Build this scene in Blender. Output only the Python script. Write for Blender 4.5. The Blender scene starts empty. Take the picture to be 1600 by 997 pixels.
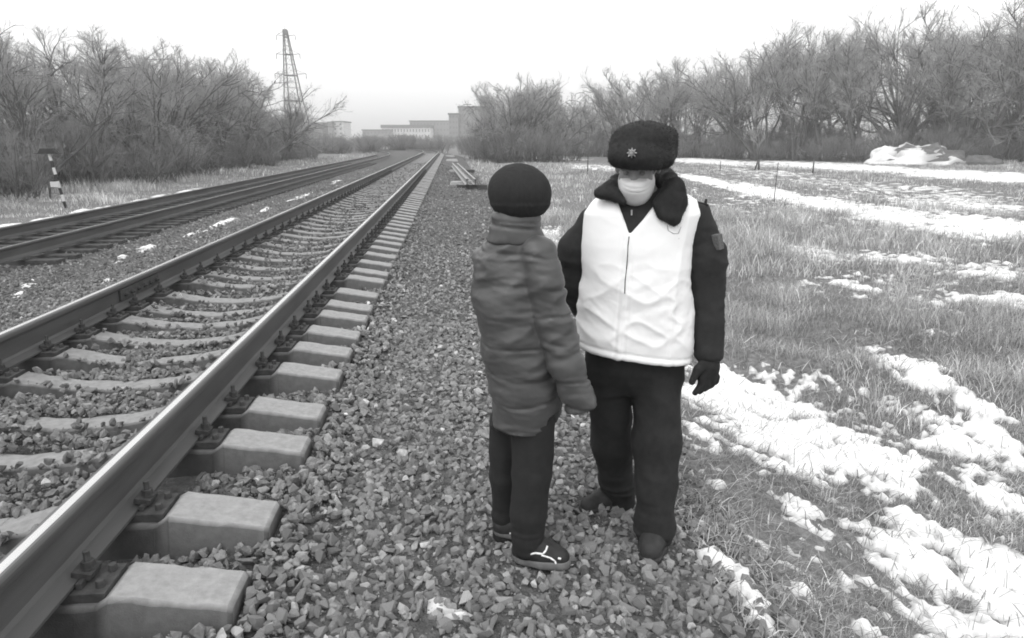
import bpy, bmesh, math, random
import numpy as np
from mathutils import Vector, Matrix

random.seed(7)
RNG = np.random.default_rng(7)
sc = bpy.context.scene
COL = sc.collection

# ------------------------------------------------------------------ camera
CAM_Z = 1.455
PITCH = math.radians(14.5)
YAW = math.radians(4.87)
FPX = 1080.0                      # focal length in pixels of a 1600 px wide picture
cam_d = bpy.data.cameras.new('camera')
cam_d.sensor_width = 36.0
cam_d.lens = FPX / 1600.0 * 36.0
cam_d.clip_start = 0.05
cam_d.clip_end = 6000.0
cam = bpy.data.objects.new('camera', cam_d)
cam.location = (0, 0, CAM_Z)
cam.rotation_euler = (math.radians(90) - PITCH, 0, -YAW)
COL.objects.link(cam)
sc.camera = cam

# ------------------------------------------------------------------ sky, sun, exposure
SUN_EL, SUN_AZ = math.radians(52), math.radians(215)      # soft sun behind the cloud, behind the camera
world = bpy.data.worlds.new('World')
sc.world = world
world.use_nodes = True
wt = world.node_tree
wt.nodes.clear()
w_out = wt.nodes.new('ShaderNodeOutputWorld')
w_bg = wt.nodes.new('ShaderNodeBackground')
w_sky = wt.nodes.new('ShaderNodeTexSky')
w_sky.sky_type = 'NISHITA'
w_sky.sun_disc = False
w_sky.sun_elevation = SUN_EL
w_sky.sun_rotation = SUN_AZ
w_sky.dust_density = 5.0
w_sky.air_density = 1.5
w_bw = wt.nodes.new('ShaderNodeRGBToBW')
w_mix = wt.nodes.new('ShaderNodeMix')
w_mix.data_type = 'FLOAT'
w_mix.inputs[0].default_value = 0.85                      # the even cloud deck in front of the blue sky
w_mix.inputs[3].default_value = 10.8
w_bg.inputs['Strength'].default_value = 0.15
wt.links.new(w_sky.outputs[0], w_bw.inputs[0])
wt.links.new(w_bw.outputs[0], w_mix.inputs[2])
wt.links.new(w_mix.outputs[0], w_bg.inputs['Color'])
wt.links.new(w_bg.outputs[0], w_out.inputs['Surface'])

sun_d = bpy.data.lights.new('sun', 'SUN')
sun_d.energy = 1.25
sun_d.angle = math.radians(35)
sun_d.color = (1.0, 1.0, 1.0)
sun = bpy.data.objects.new('sun', sun_d)
sdir = Vector((math.sin(SUN_AZ) * math.cos(SUN_EL), math.cos(SUN_AZ) * math.cos(SUN_EL), math.sin(SUN_EL)))
sun.rotation_euler = sdir.to_track_quat('Z', 'Y').to_euler()
sun.location = (0, 0, 30)
COL.objects.link(sun)

sc.view_settings.view_transform = 'Standard'
sc.view_settings.look = 'None'
sc.view_settings.exposure = 0.0
sc.view_settings.gamma = 1.0
sc.view_settings.use_curve_mapping = False
sc.render.engine = 'CYCLES'
sc.cycles.max_bounces = 6
sc.cycles.diffuse_bounces = 3
sc.cycles.glossy_bounces = 2
sc.cycles.volume_bounces = 1
sc.cycles.filter_width = 1.8


# ------------------------------------------------------------------ helpers
def tag(o, label=None, cat=None, group=None, kind=None):
    if label: o['label'] = label
    if cat: o['category'] = cat
    if group: o['group'] = group
    if kind: o['kind'] = kind
    return o


def empty(name, loc, rz=0.0):
    o = bpy.data.objects.new(name, None)
    o.location = loc
    o.rotation_euler = (0, 0, rz)
    o.empty_display_size = 0.1
    COL.objects.link(o)
    return o


def link(name, me, parent=None, mats=()):
    for m in mats:
        if m.name not in me.materials:
            me.materials.append(m)
    o = bpy.data.objects.new(name, me)
    COL.objects.link(o)
    if parent is not None:
        o.parent = parent
    return o


def mesh_np(name, v, f, smooth=False, tone=None, idx=None):
    """v (n,3); f: an (m,k) int array or a list of such arrays; tone: per-vertex float attribute."""
    me = bpy.data.meshes.new(name)
    fs = [a for a in (f if isinstance(f, (list, tuple)) else [f]) if len(a)]
    v = np.asarray(v, dtype=np.float32)
    me.vertices.add(len(v))
    me.vertices.foreach_set('co', v.ravel())
    loops = np.concatenate([np.asarray(a, dtype=np.int32).ravel() for a in fs])
    sizes = np.concatenate([np.full(len(a), a.shape[1], dtype=np.int32) for a in fs])
    starts = np.concatenate([[0], np.cumsum(sizes)[:-1]]).astype(np.int32)
    me.loops.add(len(loops))
    me.loops.foreach_set('vertex_index', loops)
    me.polygons.add(len(sizes))
    me.polygons.foreach_set('loop_start', starts)
    me.polygons.foreach_set('use_smooth', np.full(len(sizes), bool(smooth)))
    if idx is not None:
        me.polygons.foreach_set('material_index', np.asarray(idx, dtype=np.int32))
    me.update(calc_edges=True)
    if tone is not None:
        a = me.attributes.new('tone', 'FLOAT', 'POINT')
        a.data.foreach_set('value', np.asarray(tone, dtype=np.float32))
    return me


def copy_tree(o, parent=None):
    c = o.copy()
    COL.objects.link(c)
    if parent is not None:
        c.parent = parent
    for ch in list(o.children):
        copy_tree(ch, c)
    return c


class MB:
    """collects boxes, bars and rings into one mesh"""
    def __init__(self):
        self.v, self.f, self.n = [], [], 0

    def add(self, v, f):
        self.v.append(np.asarray(v, float))
        for q in f:
            self.f.append([i + self.n for i in q])
        self.n += len(v)
        return self

    def box(self, c, s, rz=0.0, taper=1.0, tilt=None):
        c = np.array(c, float); h = np.array(s, float) / 2
        p = np.array([[sx, sy, sz] for sz in (-1, 1) for sx, sy in ((-1, -1), (1, -1), (1, 1), (-1, 1))], float)
        p[4:, :2] *= taper
        p *= h
        R = np.array(Matrix.Rotation(rz, 3, 'Z'))
        if tilt is not None:
            R = R @ np.array(tilt)
        return self.add(p @ R.T + c, [(3, 2, 1, 0), (4, 5, 6, 7), (0, 1, 5, 4), (1, 2, 6, 5), (2, 3, 7, 6), (3, 0, 4, 7)])

    def bar(self, a, b, r0, r1=None, k=6):
        a, b = np.array(a, float), np.array(b, float)
        r1 = r0 if r1 is None else r1
        d = b - a
        d = d / (np.linalg.norm(d) + 1e-9)
        u = np.cross(d, [0, 0, 1.0] if abs(d[2]) < .9 else [1.0, 0, 0]); u /= np.linalg.norm(u)
        w = np.cross(d, u)
        an = np.arange(k) / k * 2 * np.pi
        ring = np.cos(an)[:, None] * u + np.sin(an)[:, None] * w
        v = np.concatenate([a + ring * r0, b + ring * r1])
        f = [(i, (i + 1) % k, k + (i + 1) % k, k + i) for i in range(k)]
        f += [tuple(range(k))[::-1], tuple(range(k, 2 * k))]
        return self.add(v, f)

    def mesh(self, name, bevel=0.0, smooth=False):
        me = bpy.data.meshes.new(name)
        me.from_pydata(np.concatenate(self.v).tolist(), [], self.f)
        bm = bmesh.new(); bm.from_mesh(me)
        bmesh.ops.recalc_face_normals(bm, faces=bm.faces)
        if bevel:
            bmesh.ops.bevel(bm, geom=list(bm.edges), offset=bevel, segments=2, profile=0.6, affect='EDGES', clamp_overlap=True)
        bm.to_mesh(me); bm.free()
        if smooth:
            for p in me.polygons: p.use_smooth = True
        return me


# numpy value noise ---------------------------------------------------------
def _hash(ix, iy, iz, seed):
    h = (ix.astype(np.int64) * 374761393 + iy.astype(np.int64) * 668265263 + iz.astype(np.int64) * 2147483647 + seed * 144665) & 0x7fffffff
    h = ((h ^ (h >> 13)) * 1274126177) & 0x7fffffff
    h = (h ^ (h >> 16)) & 0xffff
    return h / 65535.0


def vnoise(x, y, z=None, seed=0):
    x = np.asarray(x, float); y = np.asarray(y, float)
    z = np.zeros_like(x) if z is None else np.asarray(z, float)
    ix, iy, iz = np.floor(x), np.floor(y), np.floor(z)
    fx, fy, fz = x - ix, y - iy, z - iz
    fx, fy, fz = [t * t * (3 - 2 * t) for t in (fx, fy, fz)]
    o = 0
    for dx in (0, 1):
        for dy in (0, 1):
            for dz in (0, 1):
                w = (fx if dx else 1 - fx) * (fy if dy else 1 - fy) * (fz if dz else 1 - fz)
                o = o + w * _hash(ix + dx, iy + dy, iz + dz, seed)
    return o


def fbm(x, y, z=None, oct=4, seed=0):
    o, a, s = 0, 0.5, 0
    for i in range(oct):
        k = 2.03 ** i
        o = o + a * vnoise(x * k, y * k, None if z is None else z * k, seed + i * 17)
        s += a
        a *= 0.5
    return o / s


# materials -------------------------------------------------------------------
def gmat(name, val, rough=0.85, nscale=6.0, namt=0.25, bscale=0.0, bump=0.0, tone=False, metal=0.0, detail=4.0, spec=0.3, stretch=(1, 1, 1), bdist=0.02, sheen=0.0):
    m = bpy.data.materials.new(name)
    m.use_nodes = True
    t = m.node_tree
    b = t.nodes['Principled BSDF']
    b.inputs['Roughness'].default_value = rough
    b.inputs['Metallic'].default_value = metal
    b.inputs['Specular IOR Level'].default_value = spec
    if sheen:
        b.inputs['Sheen Weight'].default_value = sheen
    tc = t.nodes.new('ShaderNodeTexCoord')
    mp = t.nodes.new('ShaderNodeMapping')
    mp.inputs['Scale'].default_value = stretch
    t.links.new(tc.outputs['Object'], mp.inputs['Vector'])
    n = t.nodes.new('ShaderNodeTexNoise')
    n.inputs['Scale'].default_value = nscale
    n.inputs['Detail'].default_value = detail
    n.inputs['Roughness'].default_value = 0.65
    t.links.new(mp.outputs['Vector'], n.inputs['Vector'])
    r = t.nodes.new('ShaderNodeMapRange')
    r.inputs['From Min'].default_value = 0.25
    r.inputs['From Max'].default_value = 0.75
    r.inputs['To Min'].default_value = val * (1 - namt)
    r.inputs['To Max'].default_value = val * (1 + namt)
    t.links.new(n.outputs['Fac'], r.inputs['Value'])
    out = r.outputs['Result']
    if tone:
        a = t.nodes.new('ShaderNodeAttribute')
        a.attribute_name = 'tone'
        mul = t.nodes.new('ShaderNodeMath'); mul.operation = 'MULTIPLY'
        t.links.new(out, mul.inputs[0])
        t.links.new(a.outputs['Fac'], mul.inputs[1])
        out = mul.outputs[0]
    comb = t.nodes.new('ShaderNodeCombineColor')
    for i in range(3):
        t.links.new(out, comb.inputs[i])
    t.links.new(comb.outputs[0], b.inputs['Base Color'])
    if bump:
        n2 = t.nodes.new('ShaderNodeTexNoise')
        n2.inputs['Scale'].default_value = bscale
        n2.inputs['Detail'].default_value = 5.0
        t.links.new(mp.outputs['Vector'], n2.inputs['Vector'])
        bp = t.nodes.new('ShaderNodeBump')
        bp.inputs['Strength'].default_value = bump
        bp.inputs['Distance'].default_value = bdist
        t.links.new(n2.outputs['Fac'], bp.inputs['Height'])
        t.links.new(bp.outputs['Normal'], b.inputs['Normal'])
    return m


M = {
    'soil': gmat('dry_soil', 0.17, 0.95, 14, 0.6, 40, 1.0, detail=8, bdist=0.03),
    'ballast': gmat('ballast_bed', 0.10, 0.95, 22, 0.6, 45, 1.0, detail=6, bdist=0.04),
    'stone': gmat('crushed_stone', 0.185, 0.9, 45, 0.38, 90, 0.35, tone=True, bdist=0.004),
    'snow': gmat('old_snow', 0.76, 0.75, 14, 0.17, 35, 0.7, detail=6, bdist=0.012, tone=True),
    'grass': gmat('dry_grass', 0.36, 0.9, 3, 0.25, tone=True),
    'bark': gmat('grey_bark', 0.095, 0.95, 5, 0.35),
    'twig': gmat('bare_twigs', 0.36, 0.95, 2, 0.3),
    'brush': gmat('brush_twigs', 0.22, 0.95, 1.0, 0.35),
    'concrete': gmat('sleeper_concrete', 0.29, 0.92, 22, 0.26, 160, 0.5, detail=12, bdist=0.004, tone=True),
    'rail': gmat('rusty_rail_side', 0.068, 0.6, 6, 0.4, 60, 0.3, stretch=(1, .12, 1), bdist=0.003, spec=0.5),
    'railtop': gmat('polished_rail_head', 0.66, 0.2, 20, 0.08, metal=1.0, stretch=(1, .05, 1)),
    'railworn': gmat('worn_rail_shoulder', 0.20, 0.5, 20, 0.2, metal=1.0, stretch=(1, .05, 1)),
    'iron': gmat('rusty_iron', 0.055, 0.8, 25, 0.5, 90, 0.5, bdist=0.003),
}

# ------------------------------------------------------------------ terrain maths
CP, SP, CY, SY = math.cos(PITCH), math.sin(PITCH), math.cos(YAW), math.sin(YAW)
TRACK_X, TRACK2_X = -2.13, -7.60
RAILS = (-1.335, -2.925)
RAILS2 = (-6.805, -8.395)
T2_Z = -0.365                     # the left track lies lower than the near one


def bend(y):                      # the line swings gently left in the distance
    y = np.asarray(y, float)
    t = np.clip(y - 72, 0, None)
    return -0.0028 * t * t


_KX = np.array([-900, -60, -30, -16, -11, -10.0, -9.5, -9.1, -6.1, -5.5, -4.3, -3.75, -3.5, -3.4, -0.9, -0.74, -0.6, -0.2, .5, 1.15, 1.5, 2.3, 3.4, 5, 8, 20, 60, 900], float)
_KZ = np.array([-.9, -.75, -.7, -.68, -.66, -.62, -.54, -.46, -.46, -.46, -.27, -.15, -.115, -.115, -.115, -.105, -.115, -.16, -.225, -.285, -.42, -.62, -.68, -.6, -.56, -.60, -.65, -.9], float)


def ground_z(x, y):
    x = np.asarray(x, float); y = np.asarray(y, float)
    xs = x - bend(y)
    z = np.interp(xs, _KX, _KZ)
    out = np.clip((xs - 1.1) / 1.2, 0, 1) + np.clip((-10.0 - xs) / 1.5, 0, 1)
    z = z + out * (0.10 * (fbm(x * .8, y * .8, oct=3, seed=3) - .5) + 0.22 * (fbm(x * .22 + 5, y * .22, oct=2, seed=8) - .5))
    # low snowy bank on the right, running away from the line
    ax, ay, bx, by = 3.1, 5.9, 5.2, 4.6
    tx, ty = bx - ax, by - ay
    s = np.clip(((x - ax) * tx + (y - ay) * ty) / (tx * tx + ty * ty), -.2, 1.6)
    dd = np.hypot(x - ax - s * tx, y - ay - s * ty)
    z = z + 0.22 * np.exp(-(dd / 0.55) ** 2) * np.clip((xs - 1.6), 0, 1)
    inb = np.clip(1 - out, 0, 1)
    z = z + out * np.clip(1.6 - np.hypot(x, y) / 12, 0, 1) * .075 * (fbm(x * 5, y * 5, oct=3, seed=51) - .5)
    z = z + inb * 0.03 * (fbm(x * 1.7, y * 1.7, oct=2, seed=21) - .5)
    return z


def project(x, y, z):
    """world -> photograph pixels (1600 wide) and depth"""
    x = np.asarray(x, float); y = np.asarray(y, float); z = np.asarray(z, float) - CAM_Z
    u = x * CY - y * SY
    d = x * SY + y * CY
    dep = d * CP - z * SP
    up = d * SP + z * CP
    dep = np.where(dep < 0.05, 0.05, dep)
    return 800 + FPX * u / dep, 498.5 - FPX * up / dep, d * CP - z * SP


def heading(px, py, D):
    """pixel at horizontal distance D ahead -> (u right, D, z)"""
    v = (498.5 - py) / FPX
    t = D / (CP + SP * v)
    return np.array([t * (px - 800) / FPX, D, CAM_Z + t * (v * CP - SP)])


def to_world(u, d):
    return u * CY + d * SY, d * CY - u * SY


def at(px, py, h=0.0):
    """where the ground (plus h) lies under a pixel"""
    v = (498.5 - py) / FPX
    f, up, r = CP + SP * v, v * CP - SP, (px - 800) / FPX
    D = 2.0
    for _ in range(40):
        x, y = to_world(r * D / f, D)
        zg = float(ground_z(x, y)) + h
        Dn = (zg - CAM_Z) / up * f if up < -1e-4 else 400.0
        D = 0.5 * D + 0.5 * min(max(Dn, .3), 500)
    x, y = to_world(r * D / f, D)
    return x, y, float(ground_z(x, y))


# snow cover: blobs are (px, py, rx, ry, angle, strength) on the ground seen there
SNOW = [
    (1300, 690, 300, 95, 14, .48), (1480, 900, 210, 130, 20, .50), (1280, 860, 140, 70, 30, .43), (1350, 330, 380, 60, 6, .42), (1400, 450, 240, 60, 10, .33), (1500, 640, 140, 60, 15, .42),
    (1120, 610, 85, 42, 10, 1.0), (1190, 640, 130, 44, 12, 1.05), (1260, 695, 145, 54, 14, 1.05), (1360, 730, 105, 46, 15, .9),
    (1100, 690, 40, 26, 20, .65), (1445, 590, 95, 24, 24, 1.0), (1520, 632, 60, 16, 26, .9), (1535, 690, 110, 38, 10, .9),
    (1420, 690, 60, 26, 12, .6), (1570, 790, 60, 20, 16, .75), (1410, 830, 60, 38, 20, .9), (1440, 890, 100, 60, 35, 1.0), (1550, 915, 105, 66, 25, 1.0),
    (1500, 980, 130, 46, 10, .95), (1150, 908, 95, 20, 48, .95), (1175, 960, 40, 20, 40, .7), (1290, 950, 80, 13, 32, .85), (1350, 985, 50, 14, 25, .7),
    (1105, 745, 42, 20, 25, .7), (1240, 790, 60, 18, 20, .55), (1300, 880, 30, 10, 20, .55),
    (1465, 522, 26, 11, 0, .75), (1330, 445, 60, 12, 14, .65), (1290, 400, 90, 12, 10, .6), (1420, 408, 110, 14, 5, .68), (1560, 425, 90, 18, 5, .7), (1560, 470, 80, 14, 5, .55), (1450, 470, 60, 10, 8, .5), (1180, 580, 60, 16, 5, .55),
    (1100, 252, 110, 6, 4, .95), (1330, 262, 180, 7, 3, 1.0), (1540, 276, 170, 9, 3, 1.1), (1110, 284, 60, 7, 12, 1.0), (1200, 302, 90, 11, 11, 1.0),
    (1300, 322, 90, 13, 10, .95), (1400, 340, 110, 17, 9, 1.05), (1530, 355, 130, 20, 5, 1.1), (1590, 372, 60, 10, 3, .8), (930, 262, 60, 6, 3, .7), (860, 372, 24, 20, 0, .9), (900, 248, 30, 4, 0, .7),
    (1250, 280, 200, 9, 4, .55), (1450, 300, 180, 14, 4, .6), (1500, 320, 150, 14, 4, .7), (1200, 270, 140, 6, 4, .6),
    (15, 354, 34, 4, -8, .9), (125, 331, 18, 4, -12, .9), (70, 343, 30, 3, -12, .75), (160, 326, 20, 3, -12, .8), (230, 311, 40, 3, -12, .7), (290, 300, 30, 3, -12, .8),
    (48, 443, 18, 7, -15, .75), (30, 460, 14, 5, -15, .6), (190, 405, 14, 6, -18, .8), (226, 390, 15, 5, -18, .85), (170, 440, 8, 4, 0, .7), (345, 350, 32, 3, -22, .8), (300, 366, 18, 3, -22, .6), (415, 328, 10, 3, -20, .8), (525, 284, 10, 2.5, -20, .8), (470, 308, 22, 2.5, -20, .7),
    (700, 955, 34, 20, 30, .47), (235, 500, 9, 3, 0, .5), (55, 620, 12, 5, 0, .55),
]


def snow_mask(x, y):
    z = ground_z(x, y)
    px, py, dep = project(x, y, z)
    m = np.zeros_like(px)
    for (cx, cy, rx, ry, an, s) in SNOW:
        a = math.radians(an)
        dx, dy = px - cx, py - cy
        e = ((dx * math.cos(a) + dy * math.sin(a)) / rx) ** 2 + ((-dx * math.sin(a) + dy * math.cos(a)) / ry) ** 2
        m = np.maximum(m, s * np.exp(-0.75 * e ** 1.5))
    m = np.where(dep < 0.6, 0, m)
    # outside the picture the cover goes on as it does inside
    off = (px < -20) | (px > 1620) | (py > 1005) | (dep < .6)
    m = np.where(off & (x > 1.6), 0.35 + 0.9 * (fbm(x * .5, y * .5, oct=3, seed=5) - .35), m)
    return m


def snow_height(x, y):
    """thickness of the snow above the ground; negative where it has melted"""
    m = snow_mask(x, y)
    dist = np.hypot(x, y)
    n = fbm(x * 5.0, y * 5.0, oct=4, seed=11) - .5
    n2 = fbm(x * 1.1, y * 1.1, oct=3, seed=31) - .5
    amp = np.clip(1.25 - dist / 60, .55, 1)
    n3 = fbm(x * 17, y * 17, oct=3, seed=13) - .5
    hole = np.clip((fbm(x * 6 + 3, y * 6, oct=3, seed=71) - .56) * 7, 0, 1)
    m = m - .30 * hole
    return (m - 0.50 + np.clip(m * 3, 0, 1) * amp * (1.25 * n + 0.5 * n2 + 1.25 * n3)) * 0.075


# ------------------------------------------------------------------ ground sheet
def axis(segs):
    out = []
    for a, b, n, p in segs:
        t = np.linspace(0, 1, n, endpoint=False) ** p
        out.append(a + (b - a) * t)
    return np.concatenate(out + [[segs[-1][1]]])


gx = np.concatenate([-axis([(12, 2500, 60, 3.0)])[::-1], axis([(-12, -5, 50, 1), (-5, 1, 90, 1), (1, 8, 130, 1), (8, 30, 80, 1.4), (30, 2500, 60, 3.2)])[1:]])
gy = axis([(-60, -2, 10, 1), (-2, 1.2, 12, 1), (1.2, 9, 140, 1), (9, 30, 120, 1.3), (30, 130, 70, 1.3), (130, 3000, 40, 2.6)])
GX, GY = np.meshgrid(gx, gy, indexing='ij')
GZ = ground_z(GX, GY)
nx, ny = GX.shape
ii = np.arange(nx * ny).reshape(nx, ny)
quads = np.stack([ii[:-1, :-1], ii[1:, :-1], ii[1:, 1:], ii[:-1, 1:]], -1).reshape(-1, 4)
cxs = (GX - bend(GY))
cmid = 0.25 * (cxs[:-1, :-1] + cxs[1:, :-1] + cxs[1:, 1:] + cxs[:-1, 1:])
ymid = 0.5 * (GY[:-1, :-1] + GY[1:, 1:])
edge = 0.25 * (fbm(cmid * 2, ymid * 2, oct=3, seed=40) - .5)
isb = ((cmid > -9.5 + edge) & (cmid < 1.28 + edge * 1.6)).ravel()
gverts = np.stack([GX, GY, GZ], -1).reshape(-1, 3)


def sub_mesh(name, q):
    used, inv = np.unique(q, return_inverse=True)
    return mesh_np(name, gverts[used], inv.reshape(-1, 4), smooth=True)


ground = link('ground', sub_mesh('ground', quads[~isb]), mats=[M['soil']])
tag(ground, kind='structure')
bed = link('ballast_bed', sub_mesh('ballast_bed', quads[isb]), mats=[M['ballast']])
tag(bed, kind='structure')

# snow lying on it, a sheet of real thickness that dives under the ground where it has melted
sx_ = axis([(-14.5, -4, 110, 1), (-4, 1, 60, 1), (1, 6.5, 210, 1), (6.5, 18, 120, 1.2), (18, 75, 130, 1.3)])
sy_ = axis([(1.2, 8, 230, 1), (8, 24, 170, 1.2), (24, 80, 130, 1.3)])
SX, SYY = np.meshgrid(sx_, sy_, indexing='ij')
SH = snow_height(SX, SYY)
SZ = ground_z(SX, SYY) + np.clip(SH, -0.02, 0.055)
sn, sm = SX.shape
si = np.arange(sn * sm).reshape(sn, sm)
sq = np.stack([si[:-1, :-1], si[1:, :-1], si[1:, 1:], si[:-1, 1:]], -1).reshape(-1, 4)
keep = (SH.ravel()[sq] > -0.002).any(1)
sq = sq[keep]
used, inv = np.unique(sq, return_inverse=True)
snow = link('snow', mesh_np('snow', np.stack([SX, SYY, SZ], -1).reshape(-1, 3)[used], inv.reshape(-1, 4), smooth=True, tone=np.interp(SH.ravel()[used], [-.004, .003, .010, .028], [.30, .55, .85, 1.05])), mats=[M['snow']])
tag(snow, 'thin patches of old white snow lying in the dry grass and along the tracks', 'snow', kind='stuff')

# ------------------------------------------------------------------ sleepers
NEAR_Y = [1.08, 1.60, 2.134, 2.62, 3.29, 3.76, 4.37, 4.88, 5.34, 5.855, 6.25, 6.79, 7.47, 7.935, 8.51, 9.15]
SLEEPER_Y = list(NEAR_Y)
while SLEEPER_Y[-1] < 84:
    SLEEPER_Y.append(SLEEPER_Y[-1] + 0.543)
_SLX = np.array([-1.375, -1.36, -.995, -.95, -.64, -.60, -.30, 0, .30, .60, .64, .95, .995, 1.36, 1.375])
_SLZ = np.array([-.045, -.03, .03, 0.0, 0.0, .015, -.045, -.065, -.045, .015, 0.0, 0.0, .03, -.03, -.045])
_SLW = np.array([.205, .22, .225, .225, .225, .22, .19, .17, .19, .22, .225, .225, .225, .22, .205])


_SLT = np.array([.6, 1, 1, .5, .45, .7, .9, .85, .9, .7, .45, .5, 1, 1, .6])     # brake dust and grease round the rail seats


def sleeper_top(xl):
    return np.interp(xl, _SLX, _SLZ)


_SXF = np.unique(np.concatenate([_SLX, np.linspace(-1.36, 1.36, 47)]))


def sleeper_mesh(seed, fine=True):
    r = random.Random(seed)
    v, f = [], []
    chip = lambda: r.choice((0, 0, 0, 0, 0, -.010))
    for k, x in enumerate(_SXF):
        z, w = float(np.interp(x, _SLX, _SLZ)), float(np.interp(x, _SLX, _SLW))
        h = w / 2 + chip() * .6
        j = lambda: r.uniform(-.0035, .0035)
        v += [(x, -h - .045, -.2), (x, -h + j(), z - .014), (x, -h + .014 + j(), z + j()), (x, h - .014 + j(), z + j()), (x, h + j(), z - .014), (x, h + .045, -.2)]
        if k:
            a, b = (k - 1) * 6, k * 6
            f += [(a + i, b + i, b + i + 1, a + i + 1) for i in range(5)]
    n = len(_SXF) - 1
    f += [(0, 1, 2, 3, 4, 5), tuple(n * 6 + i for i in (5, 4, 3, 2, 1, 0))]
    me = bpy.data.meshes.new('sleeper')
    me.from_pydata(v, [], f)
    bm = bmesh.new(); bm.from_mesh(me)
    bmesh.ops.recalc_face_normals(bm, faces=bm.faces)
    bm.to_mesh(me); bm.free()
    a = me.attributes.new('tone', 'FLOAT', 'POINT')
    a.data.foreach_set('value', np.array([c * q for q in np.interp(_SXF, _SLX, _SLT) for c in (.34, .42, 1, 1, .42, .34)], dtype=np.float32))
    return me


RH0, RH1 = 0.037, 0.247            # foot and head of the rails above the sleeper


def plate_mesh():
    b = MB()
    b.box((0, 0, .018), (.36, .17, .034))
    b.box((-.088, 0, .045), (.018, .12, .024)); b.box((.088, 0, .045), (.018, .12, .024))
    for sx in (-1, 1):
        for sy in (-1, 1):
            b.bar((sx * .15, sy * .045, .03), (sx * .15, sy * .045, .06), .016, .014, 6)
    return b.mesh('base_plate', 0.003)


def clip_mesh():
    b = MB()
    b.box((.083, 0, .062), (.062, .075, .022), tilt=Matrix.Rotation(math.radians(12), 3, 'Y'))
    b.bar((.092, 0, .05), (.092, 0, .135), .0115, None, 8)
    b.bar((.092, 0, .076), (.092, 0, .10), .022, .021, 6)
    b.bar((.092, 0, .068), (.092, 0, .076), .024, None, 10)
    return b.mesh('rail_clip')


me_plate, me_clip = plate_mesh(), clip_mesh()
for me in (me_plate, me_clip):
    me.materials.append(M['iron'])
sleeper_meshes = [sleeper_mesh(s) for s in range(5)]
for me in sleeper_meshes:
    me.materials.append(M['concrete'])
timber_mesh = MB().box((0, 0, -.08), (2.7, .23, .16)).mesh('sleeper', .012)
M['timber'] = gmat('old_tarred_timber', 0.06, 0.9, 9, 0.5, 50, .5, bdist=.004)
timber_mesh.materials.append(M['timber'])
ORD = ['nearest', 'second nearest', 'third nearest', 'fourth nearest', 'fifth nearest', 'sixth nearest', 'seventh nearest', 'eighth nearest', 'ninth nearest', 'tenth nearest', 'eleventh nearest', 'twelfth nearest']
rr = random.Random(3)


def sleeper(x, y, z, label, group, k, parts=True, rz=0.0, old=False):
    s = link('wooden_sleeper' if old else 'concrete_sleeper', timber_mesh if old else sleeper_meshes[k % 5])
    s.location = (x, y, z + rr.uniform(-.006, .006)); s.rotation_euler = (0, 0, rz + rr.uniform(-.012, .012))
    tag(s, label, 'sleeper', group)
    if parts:
        for rx in (-.795, .795):
            p = link('base_plate', me_plate, s); p.location = (rx, 0, 0)
            for fl in (0, math.pi):
                c = link('rail_clip', me_clip, s); c.location = (rx, rr.uniform(-.01, .01), 0); c.rotation_euler = (0, 0, fl)
    return s


vis = -1
for k, y in enumerate(SLEEPER_Y):
    if y < 1.5:
        continue
    vis += 1
    lab = (f'{ORD[vis]} concrete sleeper to the bottom edge of the picture, under the two near rails' if vis < 12
           else 'grey concrete sleeper under the near pair of rails, well up the track from the people')
    dx = float(bend(y)); ang = math.atan(-0.0056 * max(0, y - 72)) if y > 72 else 0
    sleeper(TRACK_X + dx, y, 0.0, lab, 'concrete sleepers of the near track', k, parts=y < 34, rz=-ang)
y2 = 11.5
k = 0
while y2 < 60:
    sleeper(TRACK2_X, y2, T2_Z - .02, 'dark wooden sleeper of the far left track, mostly sunk in ballast', 'wooden sleepers of the left track', k, parts=False, old=True)
    y2 += 0.55; k += 1

# ------------------------------------------------------------------ rails
_half = [(.075, 0), (.075, .011), (.022, .030), (.011, .045), (.010, .145), (.016, .163), (.036, .172), (.0375, .190), (.0362, .199), (.031, .2055), (.024, .2085), (.015, .210)]
PROFILE = np.array(_half + [(-a, b) for a, b in _half[::-1]])


def rail_mesh(ys, zoff, xs=None):
    n = len(PROFILE)
    v = np.zeros((len(ys), n, 3))
    v[:, :, 0] = PROFILE[None, :, 0] + (bend(ys) if xs is None else xs)[:, None]
    v[:, :, 1] = np.asarray(ys)[:, None]
    v[:, :, 2] = PROFILE[None, :, 1] + zoff
    i = np.arange(len(ys) * n).reshape(len(ys), n)
    q = np.stack([i[:-1], i[1:], np.roll(i[1:], -1, 1), np.roll(i[:-1], -1, 1)], -1)
    seg = np.tile(np.arange(n), len(ys) - 1)
    idx = np.where(np.isin(seg, [11]), 1, np.where(np.isin(seg, [10, 12]), 2, 0))
    return mesh_np('rail', v.reshape(-1, 3), [q.reshape(-1, 4)], smooth=False, idx=idx)


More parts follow.
